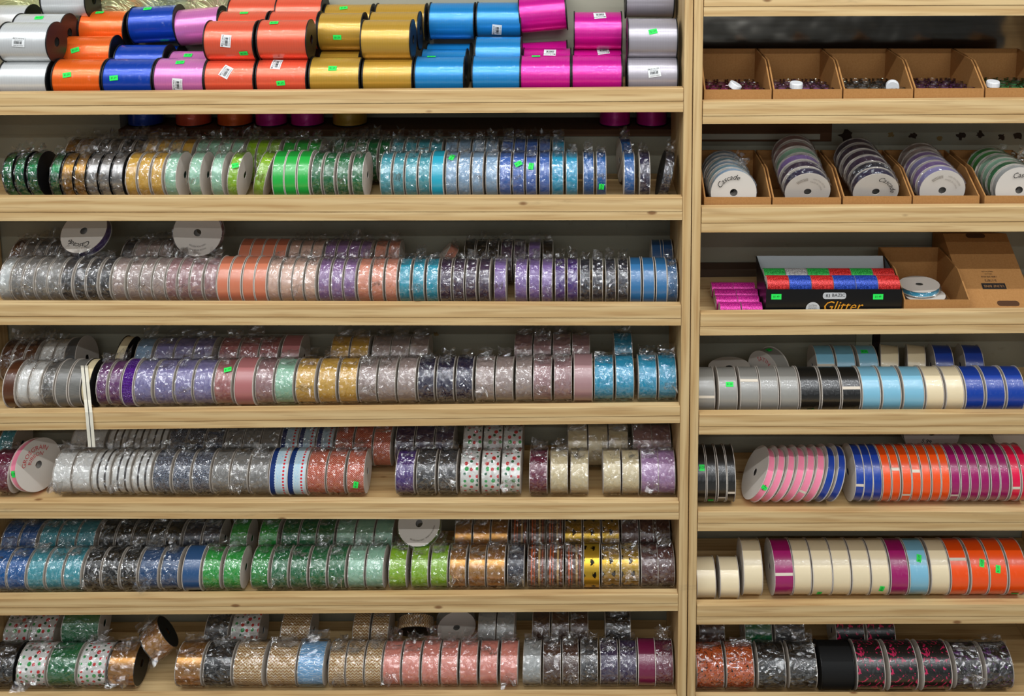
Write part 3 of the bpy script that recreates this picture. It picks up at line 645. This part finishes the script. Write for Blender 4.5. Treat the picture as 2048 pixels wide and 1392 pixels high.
# discs turned to the camera: yaw 90 deg puts the +X face to ... -Y side
FR = lambda tilt=0, yaw=-90, roll=0: (math.radians(roll), math.radians(tilt), math.radians(yaw))
t = facing('dark purple ribbon spool lying with white disc up, left bay third shelf', None, 'violet', None, S, 173, 466, .125, .026, .055, True, FR(-42, -96)); flange_text(t, 1, .055, .026, 'Cascade', .016, .034, PI)
t = facing('white-disc spool facing out with barcode, dusty rose ribbon, left bay third shelf', None, 'rose', None, S, 398, 463, .128, .026, .056, True, FR(-8, -84)); flange_text(t, 1, .056, .026, '100% POLYESTER', .005, .030, PI, 0, (130, 126, 122)); flange_text(t, 1, .056, .026, 'MADE IN CHINA', .005, .038, PI, 0, (130, 126, 122))
t = facing('pink grosgrain spool tipped over with printed disc showing, left bay fifth shelf', None, 'pink', None, T, 72, 929, .084, .018, .056, False, FR(-14, -24, 0), name='pink_grosgrain_spool')
flange_text(t, 1, .056, .0182, 'GROSGRAIN', .014, .036, 0.2, 0, (196, 70, 70)); flange_text(t, 1, .056, .0182, 'RIBBON', .012, .023, 0.2, 0, (196, 70, 70))
price_sticker(t, .056, .056 * .962 + .001, 8, 0, .012, .014, 0.1)
t = facing('lime ribbon spool lying tilted with pale disc, left bay sixth shelf', None, 'lime', None, S, 840, 1050, .12, .030, .052, True, FR(-48, -92)); flange_text(t, 1, .052, .03, 'MADE IN CHINA  100% POLYESTER', .0045, .036, PI + .5, 0, (120, 110, 100))
facing('large green spool in film lying on dotted spools, left bay bottom shelf', None, 'dkgreen', None, T, 174, 1246, .14, .064, .044, True, (0, 0, math.radians(-88)), name='wide_ribbon_spool') if False else None
make_spool('large green film-wrapped spool lying on top of dotted spools, left bay bottom shelf', 'ribbon spool', None, 'dkgreen', None, T, P(176, 1284, .13) + Vector((0, 0, .006)), .085, .042, True, (0, 0, math.radians(3)), tails=False)
facing('golden tan spool tipped over with black disc up, left bay bottom shelf', None, 'tan', None, FO, 318, 1277, .098, .048, .043, True, (math.radians(0), math.radians(-32), math.radians(24)), black=True)
facing('tan chevron spool with black disc tilted forward, left bay bottom shelf', None, 'chev', 'chevron', MA, 832, 1250, .17, .030, .046, True, FR(36, -88), black=True)
facing('spool with pale pinkish disc facing out, left bay bottom shelf', None, 'silvergrey', None, S, 912, 1246, .19, .03, .050, True, FR(4, -78), tails=False)
# right bay, shelf 4 rear
make_spool('silver grey spool lying flat on its disc, right bay fourth shelf', 'ribbon spool', None, 'satgrey', None, T, P(1444, 735, .17) + Vector((-.03, 0, -.02)), .036, .048, False, (0, math.radians(86), 0))
t = facing('silver grey spool turned to show its red printed disc, right bay fourth shelf', None, 'satgrey', None, T, 1538, 738, .168, .036, .047, False, FR(0, 38)); flange_text(t, -1, .047, .036, 'SATIN', .014, .028, 0, 0, (200, 60, 70))
price_sticker(t, .047, .0465, 92, 0, .013, .012, 0)
# right bay, shelf 5 rear discs
t = facing('big white disc spool marked 5.99, right bay fifth shelf', None, 'white', None, S, 1859, 858, .21, .03, .066, False, FR(0, -90)); flange_label(t, .066, .03, -.012, -.022, '5.99', .014, -.2); flange_text(t, 1, .066, .03, 'IIIIIIIII', .012, .036, PI, 0, (196, 130, 120))
facing('dark red spool with grey disc behind hot pink spools, right bay fifth shelf', None, 'wine', None, T, 2030, 852, .21, .03, .060, False, FR(0, -90))

# ------------------------------------------------------------------ curling ribbon rolls, left bay top shelf
RC = .043
ROWY = {'A': .0225 + RC + .004, 'B': .0225 + 3 * RC + .006, 'C': .0225 + 5 * RC - .005}
def roll(desc, col, x0, x1, top, dep, lean=0, yaw=0, stickers=()):
    Yc = ROWY[dep]; d = ray((x0 + x1) / 2, top); s = -d[2] / d[1]
    zc = H - s * (Yc + DIST) - RC * math.sqrt(1 + s * s)
    a, b = P(x0, top + 30, Yc - RC * .7), P(x1, top + 30, Yc - RC * .7); X = (a.x + b.x) / 2; wd = b.x - a.x + .003
    zmin = deckz('L1', X) + .001
    if abs(zc - RC - zmin) < .014: zc = zmin + RC
    zc = max(zc, zmin + RC + abs(math.sin(math.radians(lean))) * wd / 2)
    t = make_spool(desc, 'ribbon roll', 'curling ribbon rolls on the left bay top shelf', col, 'curl', 'curl', (X, Yc, zc - RC), wd, RC, False, (0, math.radians(lean), math.radians(yaw)), True, 'curling_ribbon_roll', hub=10, flt=12)
    for st in stickers:
        if st[0] == 'p': price_sticker(t, RC, RC * .962 + .0009, st[1], st[2], .0175, .0105, math.radians(st[3]))
        else: barcode_sticker(t, RC, RC * .962 + .0007, st[1], st[2], math.radians(st[3]), st[4])
BOT = 'bottom front roll'
roll('white curling ribbon roll, bottom front, leftmost on left top shelf', 'cwhite', 2, 94, 118, 'A')
roll('orange curling ribbon roll, bottom front of left top shelf', 'corange', 109, 202, 120, 'A', stickers=(('p', 22, -.018, 10),))
roll('royal blue curling ribbon roll, bottom front of left top shelf', 'cblue', 210, 304, 120, 'A', stickers=(('p', 12, -.026, 5),))
roll('pink curling ribbon roll, bottom front of left top shelf', 'cpink', 312, 407, 119, 'A', stickers=(('p', 62, -.002, 4), ('b', -8, -.002, 85, 'KKI-PINK')))
roll('coral curling ribbon roll, bottom front, left of two', 'coral', 413, 507, 117, 'A', stickers=(('b', 28, -.006, 62, 'KKI-CORAL'),))
roll('coral curling ribbon roll, bottom front, right of two', 'coral', 516, 612, 117, 'A', stickers=(('b', 52, -.012, 85, 'KKI-CORAL'), ('p', -6, 0, 5)))
roll('gold curling ribbon roll, bottom front, left of two', 'cgold', 622, 718, 118, 'A', stickers=(('p', 36, -.004, 0),))
roll('gold curling ribbon roll, bottom front, right of two', 'cgold', 728, 823, 117, 'A')
roll('bright blue curling ribbon roll, bottom front, with green sticker on top', 'csky', 832, 926, 118, 'A', stickers=(('p', 88, -.02, 4),))
roll('sky blue curling ribbon roll, tall front, left of magenta', 'csky', 946, 1040, 97, 'A')
roll('magenta curling ribbon roll, bottom front, left of two', 'magenta', 1042, 1139, 118, 'A', stickers=(('p', 84, -.02, 4),))
roll('magenta curling ribbon roll, bottom front, right of two', 'magenta', 1146, 1242, 112, 'A')
roll('silver curling ribbon roll, bottom front, with barcode sticker', 'csilver', 1257, 1353, 112, 'A', stickers=(('b', 18, .003, 8, 'KKI-SILVER'),))
# second tier, front
roll('white curling ribbon roll with barcode, upper front at far left', 'cwhite', 0, 95, 43, 'A', stickers=(('b', 10, -.006, -4, 'KKI-WHITE'),))
roll('coral curling ribbon roll with barcode, upper front, left of two', 'coral', 411, 506, 40, 'A', stickers=(('b', 8, -.004, 84, 'KKI-CORAL'), ('p', -30, .03, 5)))
roll('coral curling ribbon roll, upper front, right of two', 'coral', 517, 612, 38, 'A', stickers=(('p', 66, -.02, 6),))
roll('gold curling ribbon roll, upper front, with black disc showing', 'cgold', 724, 819, 38, 'A')
roll('silver curling ribbon roll, upper front, with green price sticker', 'csilver', 1258, 1353, 35, 'A', stickers=(('p', 28, 0, 12),))
# second row back
roll('orange curling ribbon roll resting behind bottom orange roll', 'corange', 124, 218, 70, 'B', yaw=3, stickers=(('p', 24, -.02, 18),))
roll('royal blue curling ribbon roll resting behind bottom blue roll', 'cblue', 232, 326, 88, 'B')
roll('pink curling ribbon roll resting behind bottom pink roll', 'cpink', 338, 428, 98, 'B', stickers=(('p', 60, -.01, 0),))
roll('white curling ribbon roll, upper middle, with green sticker', 'cwhite', 28, 122, 26, 'B', stickers=(('p', 60, 0, 4),))
roll('coral curling ribbon roll, upper middle, left of two', 'coral', 437, 530, 21, 'B', stickers=(('p', 74, 0, 5),))
roll('coral curling ribbon roll, upper middle, right of two', 'coral', 539, 632, 21, 'B')
roll('gold curling ribbon roll, upper middle, with dark green sticker', 'cgold', 638, 722, 24, 'B', stickers=(('p', -8, -.004, 0),))
roll('gold curling ribbon roll, lower middle behind gold front roll', 'cgold', 640, 716, 99, 'B')
roll('gold curling ribbon roll, upper middle, right column', 'cgold', 740, 834, 22, 'B')
roll('blue curling ribbon roll, lower middle behind bright blue roll', 'csky', 844, 930, 99, 'B')
roll('sky blue curling ribbon roll, upper middle, above tall front roll', 'csky', 952, 1040, 72, 'B')
roll('magenta curling ribbon roll, lower middle, with barcode, left of two', 'magenta', 1048, 1140, 98, 'B', stickers=(('b', 62, .006, 178, 'KKI-FUCHSIA'),))
roll('magenta curling ribbon roll, lower middle, right of two', 'magenta', 1149, 1242, 94, 'B', stickers=(('b', 66, .012, 190, 'KKI-FUCHSIA'),))
roll('magenta curling ribbon roll, upper middle, right, with barcode', 'magenta', 1150, 1242, 22, 'B', stickers=(('b', 62, .004, 186, 'KKI-FUCHSIA'),))
roll('silver curling ribbon roll, top middle at far right', 'csilver', 1254, 1346, -42, 'B')
# third row back
roll('white curling ribbon roll at the back, far left', 'cwhite', -30, 50, 8, 'C')
roll('white curling ribbon roll at the back beside orange', 'cwhite', 86, 172, -38, 'C')
roll('orange curling ribbon roll at the back', 'corange', 162, 247, 20, 'C', stickers=(('p', 72, -.012, 8),))
roll('royal blue curling ribbon roll at the back, upper', 'cblue', 262, 350, 10, 'C', lean=-3, stickers=(('p', 66, -.012, 4),))
roll('royal blue curling ribbon roll at the back, lower', 'cblue', 258, 350, 82, 'C', stickers=(('p', 74, .02, 5),))
roll('pink curling ribbon roll at the back, tilted', 'cpink', 356, 440, 14, 'C', lean=-5)
roll('coral curling ribbon roll at the back, left of two', 'coral', 458, 550, -6, 'C')
roll('coral curling ribbon roll at the back, right of two', 'coral', 553, 642, -8, 'C')
roll('gold curling ribbon roll at the back, left of two', 'cgold', 650, 740, 7, 'C', stickers=(('p', 60, -.01, 10),))
roll('gold curling ribbon roll at the back, right of two', 'cgold', 752, 848, 6, 'C')
roll('blue curling ribbon roll at the back, upper left', 'csky', 860, 946, 4, 'C')
roll('blue curling ribbon roll at the back, lower left', 'csky', 854, 938, 83, 'C')
roll('blue curling ribbon roll at the back, upper right', 'csky', 955, 1040, 3, 'C', stickers=(('b', -22, -.004, 85, 'KKI-BLUE'),))
roll('magenta curling ribbon roll at the back, tilted on top', 'magenta', 1044, 1134, -12, 'C', lean=-5)
roll('magenta curling ribbon roll at the back, lower', 'magenta', 1048, 1136, 72, 'C', lean=-3)
# upright rolls on the ledge behind the second shelf
for i, (x0, x1, cc, nm) in enumerate(((243, 330, 'cblue', 'dark blue'), (345, 420, 'coral', 'pinkish red'), (430, 502, 'corange', 'orange'), (508, 572, 'magenta', 'left dark magenta'), (578, 646, 'magenta', 'right dark magenta'), (652, 742, 'cgold', 'gold'), (1198, 1262, 'magenta', 'far right maroon'), (1272, 1336, 'magenta', 'rightmost maroon'))):
    a, b = P(x0, 245, .30), P(x1, 245, .30); r = min((b.x - a.x) / 2, .042)
    make_spool('%s curling ribbon roll standing on wall ledge behind second shelf' % nm, 'ribbon roll', 'rolls standing on the wall ledge', cc, 'curl', 'curl', (((a.x + b.x) / 2) - .042, .273 + r, zl0 + .045 - r), .084, r, False, (0, 0, 0), True, 'curling_ribbon_roll') if False else None
    t = thing('curling_ribbon_roll', '%s curling ribbon roll standing on wall ledge behind second shelf' % nm, 'ribbon roll', 'rolls standing on the wall ledge', ((a.x + b.x) / 2, .275 + r, zl0 + .0005))
    rm = round(r * 1000); o = link('ribbon', band_mesh(76, round(rm * .96)), ribbon(cc, 'curl', 'curl'), t, (0, 0, .041), (0, PI / 2, 0))
    for zz in (.0014, .0806): link('flange', flange_mesh(rm, 8, 12), BLACKPL(), t, (0, 0, zz), (0, PI / 2, 0))

# ------------------------------------------------------------------ cardboard bins, right bay shelves 1 and 2
def bin_box(label, row, x0, x1, ftop, btop, depth=.185):
    X0, X1 = P(x0, ftop, .0225).x, P(x1, ftop, .0225).x; X0 += .0006; X1 -= .0006
    z0 = deckz(row, (X0 + X1) / 2) + .001; zf = P(x0, ftop, .0225).z; zb_ = P((x0 + x1) / 2, btop, .0225 + depth).z; y0, y1 = .0225, .0225 + depth; T_ = .003
    t = thing('cardboard_bin', label, 'bin', 'open kraft cardboard bins', ((X0 + X1) / 2, (y0 + y1) / 2, z0)); o0 = Vector(t.location)
    def add(nm, me): o = link(nm, me, cardboard(), t); o.location = -o0; return o
    add('front_panel', boxm('front_panel', X0 + T_, X1 - T_, y0, y0 + T_, z0, zf)); add('back_panel', boxm('back_panel', X0 + T_, X1 - T_, y1 - T_, y1, z0, zb_)); add('bottom_panel', boxm('bottom_panel', X0 + T_, X1 - T_, y0 + T_, y1 - T_, z0, z0 + T_))
    for xa, xb in ((X0, X0 + T_), (X1 - T_, X1)):
        prof = [(y0, z0), (y1, z0), (y1, zb_), (y0 + depth * .38, zb_ - .004), (y0 + depth * .30, zb_ - .012), (y0, zf)]
        n = len(prof); v = [(xa, y, z) for y, z in prof] + [(xb, y, z) for y, z in prof]
        add('side_panel', mesh('side_panel', v, [tuple(range(n))[::-1], tuple(range(n, 2 * n))] + [(i, (i + 1) % n, n + (i + 1) % n, n + i) for i in range(n)]))
    return X0, X1, z0 + T_, y0, y1
BW = ['leftmost', 'second', 'middle', 'fourth', 'rightmost']
JC = [('magenta', (222, 50, 136)), ('lilac purple', (190, 120, 180)), ('smoky silver', (140, 146, 142)), ('dark purple', (130, 50, 130)), ('green', (70, 180, 100))]
def lathe(name, prof, seg=18):
    v, f = [], []
    for r, z in prof:
        for i in range(seg): a = 2 * PI * i / seg; v.append((r * math.cos(a), r * math.sin(a), z))
    n = len(prof)
    for k in range(n - 1):
        for i in range(seg): j = (i + 1) % seg; f.append((k * seg + i, k * seg + j, (k + 1) * seg + j, (k + 1) * seg + i))
    f.append(tuple(range(seg))[::-1]); f.append(tuple(range((n - 1) * seg, n * seg)))
    return mesh(name, v, f, False)
JAR = lathe('jar_shell', [(.0105, 0), (.0122, .002), (.0122, .040), (.0115, .0425), (.0122, .044), (.0104, .044), (.0102, .040)])
GLIT = lathe('glitter_fill', [(.0098, .003), (.0101, .004), (.0101, .037), (.0098, .0375)]); CAP = lathe('screw_cap', [(.0128, 0), (.0135, .001), (.0135, .010), (.0125, .012)])
t = NT('clear_plastic'); g = t.n('ShaderNodeBsdfGlossy'); g.inputs['Roughness'].default_value = .06; tr = t.n('ShaderNodeBsdfTransparent'); tr.inputs[0].default_value = (.98, .98, .98, 1)
fr = t.n('ShaderNodeFresnel'); fr.inputs[0].default_value = 1.5; ms = t.n('ShaderNodeMixShader'); t.set(ms.inputs[0], t.math('MULTIPLY_ADD', fr.outputs[0], 1.3, .05)); t.t.links.new(tr.outputs[0], ms.inputs[1]); t.t.links.new(g.outputs[0], ms.inputs[2]); t.t.links.new(ms.outputs[0], t.out.inputs[0]); CLEAR = t.m
@memo
def glit(nm, rgb):
    t = NT('glitter_' + nm); d, k = t.voro(t.coord('Object'), 900); x = t.n('ShaderNodeRGBToBW'); t.t.links.new(k, x.inputs[0]); c = lin(rgb)
    t.base(t.mix(x.outputs[0], tuple(q * .5 for q in c), tuple(min(1, q * 1.8 + .03) for q in c))); t.prop(Metallic=.1, Roughness=.4, Normal=t.bump(x.outputs[0], .6, .001)); return t.m
CAPM = flat('white_cap_plastic', (232, 234, 236), .4)
spn = ['front', 'second', 'third', 'fourth', 'fifth', 'sixth']
for i, (x0, x1) in enumerate(((1408, 1544), (1546, 1685), (1687, 1827), (1829, 1969), (1971, 2112))):
    X0, X1, z, y0, y1 = bin_box('%s of five cardboard bins holding %s glitter jars, right bay top shelf' % (BW[i], JC[i][0]), 'R1', x0, x1, 179.5 - i * .8, 97)
    nx = 5
    for r in range(4):
        for k in range(nx):
            X = X0 + .022 + (X1 - X0 - .044) * (k + (.25 if r % 2 else 0) * (1 if k < nx - 1 else -1)) / (nx - 1) + rj.uniform(-.002, .002); Y = y0 + .022 + r * .030
            if X1 < X + .018: continue
            t = thing('glitter_jar', '%s glitter jar, %s row, %s from left in %s jar bin, right bay' % (JC[i][0], spn[r], ORD[k], BW[i]), 'jar', 'small clear jars of %s glitter' % JC[i][0], (X, Y, z + .0003), (0, 0, 0))
            link('jar_shell', JAR, CLEAR, t); link('glitter_fill', GLIT, glit(JC[i][0], JC[i][1]), t)
    if i in (0, 1, 2, 4):
        cx = {0: 1467, 1: 1592, 2: 1785, 4: 1985}[i]; c = P(cx, 174 - i, y0 + .02)
        t = link('white_jar_cap', CAP, CAPM, None, (c.x, y0 + .019, z + .0455), (math.radians(-70 if i == 2 else 6), math.radians({0: 28, 2: 40}.get(i, 0)), 0)); tag(t, 'loose white screw cap on top of %s glitter jars' % JC[i][0], 'jar cap', 'loose white caps')
# Cascade spools stacked in the second row of bins
bc = [((1408, 1543), 395, 1466, 385, 0, .000, ['paleblue', 'skyblue', 'paleblue', 'skyblue', 'paleblue', 'paleblue'], 'light blue'),
      ((1545, 1683), 395.5, 1614, 391, 20, .0065, ['navy', 'plum', 'lavpurple', 'mint', 'mauve', 'mauve'], 'mixed colour'),
      ((1686, 1824), 393, 1751, 393, 22, .005, ['navy', 'dknavy', 'plum', 'plum', 'plum', 'plum'], 'dark plum'),
      ((1826, 1960), 392, 1882, 385, 12, .003, ['lavender', 'lavpurple', 'lavender', 'lavpurple', 'taupe', 'taupe'], 'lavender'),
      ((1969, 2108), 392, 2033, 384, 2, .0, ['silvergrey', 'emerald', 'mint', 'mint', 'kelly', 'kelly'], 'green and white')]
for i, ((x0, x1), ft, hx, hy, tilt, rise, cols, nm) in enumerate(bc):
    X0, X1, z, y0, y1 = bin_box('%s of five cardboard bins holding %s spools, right bay second shelf' % (BW[i], nm), 'R2', x0, x1, ft, 300, .205)
    R = .0515 if i < 4 else .054
    for k, cc in enumerate(cols):
        Y = y0 + .006 + .012 + k * .0268; c0 = P(hx, hy, y0 + .018)
        tl = tilt * (1 - k / 12); zc = max(c0.z, z + R * math.cos(math.radians(tl)) + .013 * math.sin(math.radians(tl)) + .001) + rise * k
        wd = .022; ca = math.cos(math.radians(tl))
        xx = max(X0 + R + .0035, min(X1 - R - .0035, c0.x + rj.uniform(-.003, .003)))
        from mathutils import Euler
        e = Euler((0, math.radians(tl), math.radians(-90)), 'XYZ'); bpos = Vector((xx, Y + (.010 if tl > 8 else 0), zc)) - e.to_matrix() @ Vector((0, 0, R))
        t = make_spool('%s-ribbon spool, %s from front in %s spool bin, right bay second shelf' % (cc if cc not in ('dknavy', 'plum', 'lavpurple', 'emerald') else {'dknavy': 'dark-navy', 'plum': 'plum', 'lavpurple': 'purple', 'emerald': 'emerald'}[cc], ORD[k], BW[i]), 'ribbon spool', 'disc-out spools in the cardboard bins', cc, None, S, bpos, wd, R, True, e, tails=k in (1, 3) and tilt < 5)
        if k == 0:
            for o in t.children:
                if o.name.startswith('plastic_wrap'): o.location.y += 0
            if i in (0, 2, 4): flange_text(t, 1, R, wd + .003, 'Cascade', .016, .034, {0: .45, 2: -.75, 4: -.25}[i])
            else:
                flange_text(t, 1, R, wd + .003, '100% POLYESTER', .005, .036, -.7, 0, (150, 140, 130)); flange_text(t, 1, R, wd + .003, 'MADE IN CHINA', .005, .028, -.7, 0, (150, 140, 130)); flange_text(t, 1, R, wd + .003, 'IIIIIIIIII', .010, .034, .45, 0, (120, 110, 100))

# ------------------------------------------------------------------ right bay shelf 3
dz = lambda px: deckz('R3', P(px, 620, .03).x) + .0022
def cyl_roll(label, group, x0, x1, Y, zc, r, col, name='glitter_tape_roll'):
    a, b = P(x0, 590, Y - r).x, P(x1, 590, Y - r).x
    t = thing(name, label, 'tape roll', group, ((a + b) / 2, Y, zc - r)); wm = round((b - a) * 1000) - 1
    link('glitter_tape', band_mesh(wm, round(r * 1000)), ribbon(col, 'glitter', 'glit'), t, (0, 0, r))
    for s in (-1, 1): link('cardboard_core', flange_mesh(round(r * 1000) - 1, 7, 6), CARD(), t, (s * (wm / 2000 - .0006), 0, r))
RG = .0165; k = 0
for tier, (xa, top, Y) in enumerate(((1441, 600, .043), (1434, 587, .078), (1431, 573, .113), (1425, 560, .148))):
    for s in range(2):
        z = dz(1450) + RG
        cyl_roll('%s magenta glitter tape roll, %s row from front, right bay third shelf' % (('left', 'right')[s], ORD[tier]), 'magenta glitter tape rolls', xa + s * 43.5 - tier * .5, xa + s * 43.5 + 42.5, Y, z + tier * .0, RG, 'magenta')
# black display box
X0, X1 = P(1532, 600, .0225).x, P(1804, 600, .0225).x; zb0 = dz(1670); zf = P(1668, 579, .0225).z
bx = thing('display_box', 'black open glitter tape display box with gold lettering, right bay third shelf', 'box', None, ((X0 + X1) / 2, .09, zb0)); o0 = Vector(bx.location)
blk = flat('black_printed_card', (12, 12, 14), .35); gry = flat('grey_card_inside', (176, 182, 184), .7)
def badd(nm, me, m): o = link(nm, me, m, bx); o.location = -o0; return o
badd('front_panel', boxm('front_panel', X0, X1, .0225, .0245, zb0, zf), blk); badd('bottom_panel', boxm('bottom_panel', X0, X1, .0246, .118, zb0, zb0 + .002), blk)
yb_, yt = .118, .150; ztop = P(1636, 512, yt).z
for xa in (X0, X1 - .002):
    pr = [(.0246, zb0 + .002), (.118, zb0 + .002), (yt, ztop), (.075, zf + .012), (.0246, zf)]; n = 5
    v = [(xa, y, z) for y, z in pr] + [(xa + .002, y, z) for y, z in pr]
    badd('side_panel', mesh('side_panel', v, [tuple(range(n))[::-1], tuple(range(n, 2 * n))] + [(i, (i + 1) % n, n + (i + 1) % n, n + i) for i in range(n)]), blk)
badd('back_panel', hexa('back_panel', [(X0 + .002, yb_, zb0 + .002), (X1 - .002, yb_, zb0 + .002), (X1 - .002, yb_ + .002, zb0 + .002), (X0 + .002, yb_ + .002, zb0 + .002), (X0 + .001, yt, ztop), (X1 - .004, yt, ztop), (X1 - .004, yt + .002, ztop), (X0 + .001, yt + .002, ztop)]), gry)
def front_plate(nm, px0, px1, py0, py1, m, rnd=.4, yoff=.0004):
    a, b = P(px0, py0, .0225), P(px1, py1, .0225); cx, cz, hw, hh = (a.x + b.x) / 2, (a.z + b.z) / 2, (b.x - a.x) / 2, (a.z - b.z) / 2; v = []
    rr = min(hw, hh) * rnd
    for sx, sz, st in ((1, 1, 0), (-1, 1, 1), (-1, -1, 2), (1, -1, 3)):
        for q in range(6): an = (st + q / 5) * PI / 2; v.append((cx + sx * (hw - rr) + rr * math.cos(an), .0225 - yoff, cz + sz * (hh - rr) + rr * math.sin(an)))
    return badd(nm, mesh(nm, v, [tuple(range(len(v)))[::-1]]), m)
def front_text(nm, txt, px, py, size, m, shear=0, yoff=.0007):
    c = P(px, py, .0225); me = textc(txt, size, shear).copy()
    for q in me.vertices: q.co = (c.x + q.co.x, .0225 - yoff, c.z + q.co.y)
    return badd(nm, me, m)
silv = flat('silver_print', (190, 192, 194), .4); inkb = flat('black_ink', (25, 25, 28), .6)
front_plate('brand_plate', 1646, 1692, 585, 598, silv, .8); front_text('plate_lettering', 'BAZIC', 1677, 590.5, .010, inkb); front_text('plate_lettering', '83', 1656, 591.5, .010, inkb)
front_plate('round_emblem', 1612, 1639, 604, 632, silv, 1.0)
for tx, yy in (('Card Making', 610), ('Home Decor', 613.5), ('Kids Projects', 617)): front_text('emblem_lettering', tx, 1625, yy, .0034, inkb)
goldm = NT('gold_glitter_print'); dd, kk = goldm.voro(goldm.coord('Object'), 700); goldm.base(goldm.mix(dd, lin((250, 190, 50)), lin((180, 90, 10)))); goldm.prop(Roughness=.35); front_text('title_lettering', 'Glitter', 1683, 613, .031, goldm.m, .35)
for px in (1552.5, 1756):
    c = P(px, 593, .0225); s = front_plate('price_sticker', px - 10, px + 10, 587.5, 598.5, GREEN(), .05, .0010); front_text('price_lettering', '$1.49', px, 593, .006, flat('price_ink', (20, 90, 40), .7), 0, .0013)
for i, cc in enumerate(('hotred', 'cblue', 'hotred', 'cblue', 'cblue', 'hotred')):
    RGB['hotred'] = (214, 30, 26); w_ = (1800 - 1534) / 6
    cyl_roll('%s from left of six front glitter rolls, %s, in black box' % (ORD[i], 'red' if cc == 'hotred' else 'blue'), 'front rolls in the black display box', 1534.5 + w_ * i, 1534.5 + w_ * (i + 1) - .5, .0246 + .020, P(1668, 552, .04).z - .0215, .0195, cc)
for i, cc in enumerate(('kelly', 'silver', 'kelly', 'hotred', 'kelly', 'hotred')):
    w_ = (1788 - 1526) / 6
    cyl_roll('%s from left of six rear glitter rolls, %s, in black box' % (ORD[i], {'kelly': 'green', 'silver': 'silver', 'hotred': 'red'}[cc]), 'rear rolls in the black display box', 1528 + w_ * i, 1528 + w_ * (i + 1) - .5, .0246 + .060, P(1668, 538, .08).z - .0215, .0195, cc)
# bin with flat film packs
X0, X1, z, y0, y1 = bin_box('open cardboard bin with loose film packs, right bay third shelf', 'R3', 1808, 1941, 600, 494, .19)
for k, (cc, nm, dx) in enumerate((('navy', 'navy', .006), ('turq', 'turquoise', -.008))):
    make_spool('%s spool lying flat in film in open cardboard bin' % nm, 'ribbon spool', 'flat spools in the open bin', cc, None, S, ((X0 + X1) / 2 - .05 + dx * .4, y0 + .07 + k * .012, z + .014 + k * .016), .013, .047, True, (0, math.radians(86), math.radians(10 * k)), tails=False)
# large bin standing on end, printed upside down
c = [P(1941, 614, .024), P(2066, 614, .024)]; XA, XB = c[0].x, c[1].x + .012; zb0 = dz(2000); zt_ = P(1962, 467, .20).z; XT = P(1903, 467, .20).x
dxs = XT - XA
pr = [(.024, zb0), (.024, zb0 + .010), (.20, zt_), (.262, zt_ - .02), (.262, zb0)]; n = 5
v = [(XA + (0 if False else 0), y, zz) for y, zz in pr] + [(XB, y, zz) for y, zz in pr]
ub = thing('cardboard_bin', 'large cardboard bin standing on end with upside-down printing, right bay third shelf', 'bin', 'open kraft cardboard bins', ((XA + XB) / 2, .14, zb0)); o0 = Vector(ub.location)
o = link('bin_body', mesh('bin_body', v, [tuple(range(n))[::-1], tuple(range(n, 2 * n))] + [(i, (i + 1) % n, n + (i + 1) % n, n + i) for i in range(n)]), cardboard(), ub); o.location = -o0
fv = Vector((0, .20 - .024, zt_ - zb0 - .010)); fl = fv.length; fv.normalize(); nrm = Vector((0, -fv.z, fv.y))
def on_face(u_, v_, off=.0006): return Vector((XA + u_, .024, zb0 + .010)) + fv * v_ + nrm * off
def face_mesh(nm, me, m, cu, cv, flip=True, off=.0008):
    me = me.copy()
    for q in me.vertices: s = -1 if flip else 1; q.co = on_face(cu + s * q.co.x, cv + s * q.co.y, off)
    o = link(nm, me, m, ub); o.location = -o0; return o
WX = XB - XA
def rectm(hw, hh): return mesh('plate', [(-hw, -hh, 0), (hw, -hh, 0), (hw, hh, 0), (-hw, hh, 0)], [(0, 1, 2, 3)])
face_mesh('print_block', rectm(.026, .0075), inkb, WX * .5, fl * .33, True, .0006); face_mesh('print_lettering', textc('ULINE BINS', .0088), flat('kraft_print', (176, 130, 80), .8), WX * .5, fl * .33, True, .0010)
for tx, vv, sz in (('S-17873', .40, .008), ('1-800-295-5510', .445, .0055), ('uline.com', .478, .0042), ('MADE IN USA', .51, .0042)): face_mesh('print_lettering', textc(tx, sz), inkb, WX * .48, fl * vv, True, .0008)
def slot(hw, hh):
    v = []
    for st, sx in ((-1, 1), (1, -1)):
        for q in range(8): an = (q / 7 - .5) * PI; v.append((sx * (hw - hh) + sx * hh * math.cos(an), (1 if sx > 0 else -1) * hh * math.sin(an), 0))
    return mesh('slot', v, [tuple(range(len(v)))])
face_mesh('hand_slot', slot(.024, .0065), flat('slot_shadow', (78, 50, 28), .9), WX * .62, fl * .125, False, .0006); face_mesh('hand_slot', slot(.022, .0065), flat('slot_shadow', (78, 50, 28), .9), WX * .5, fl * .97, False, .0006)
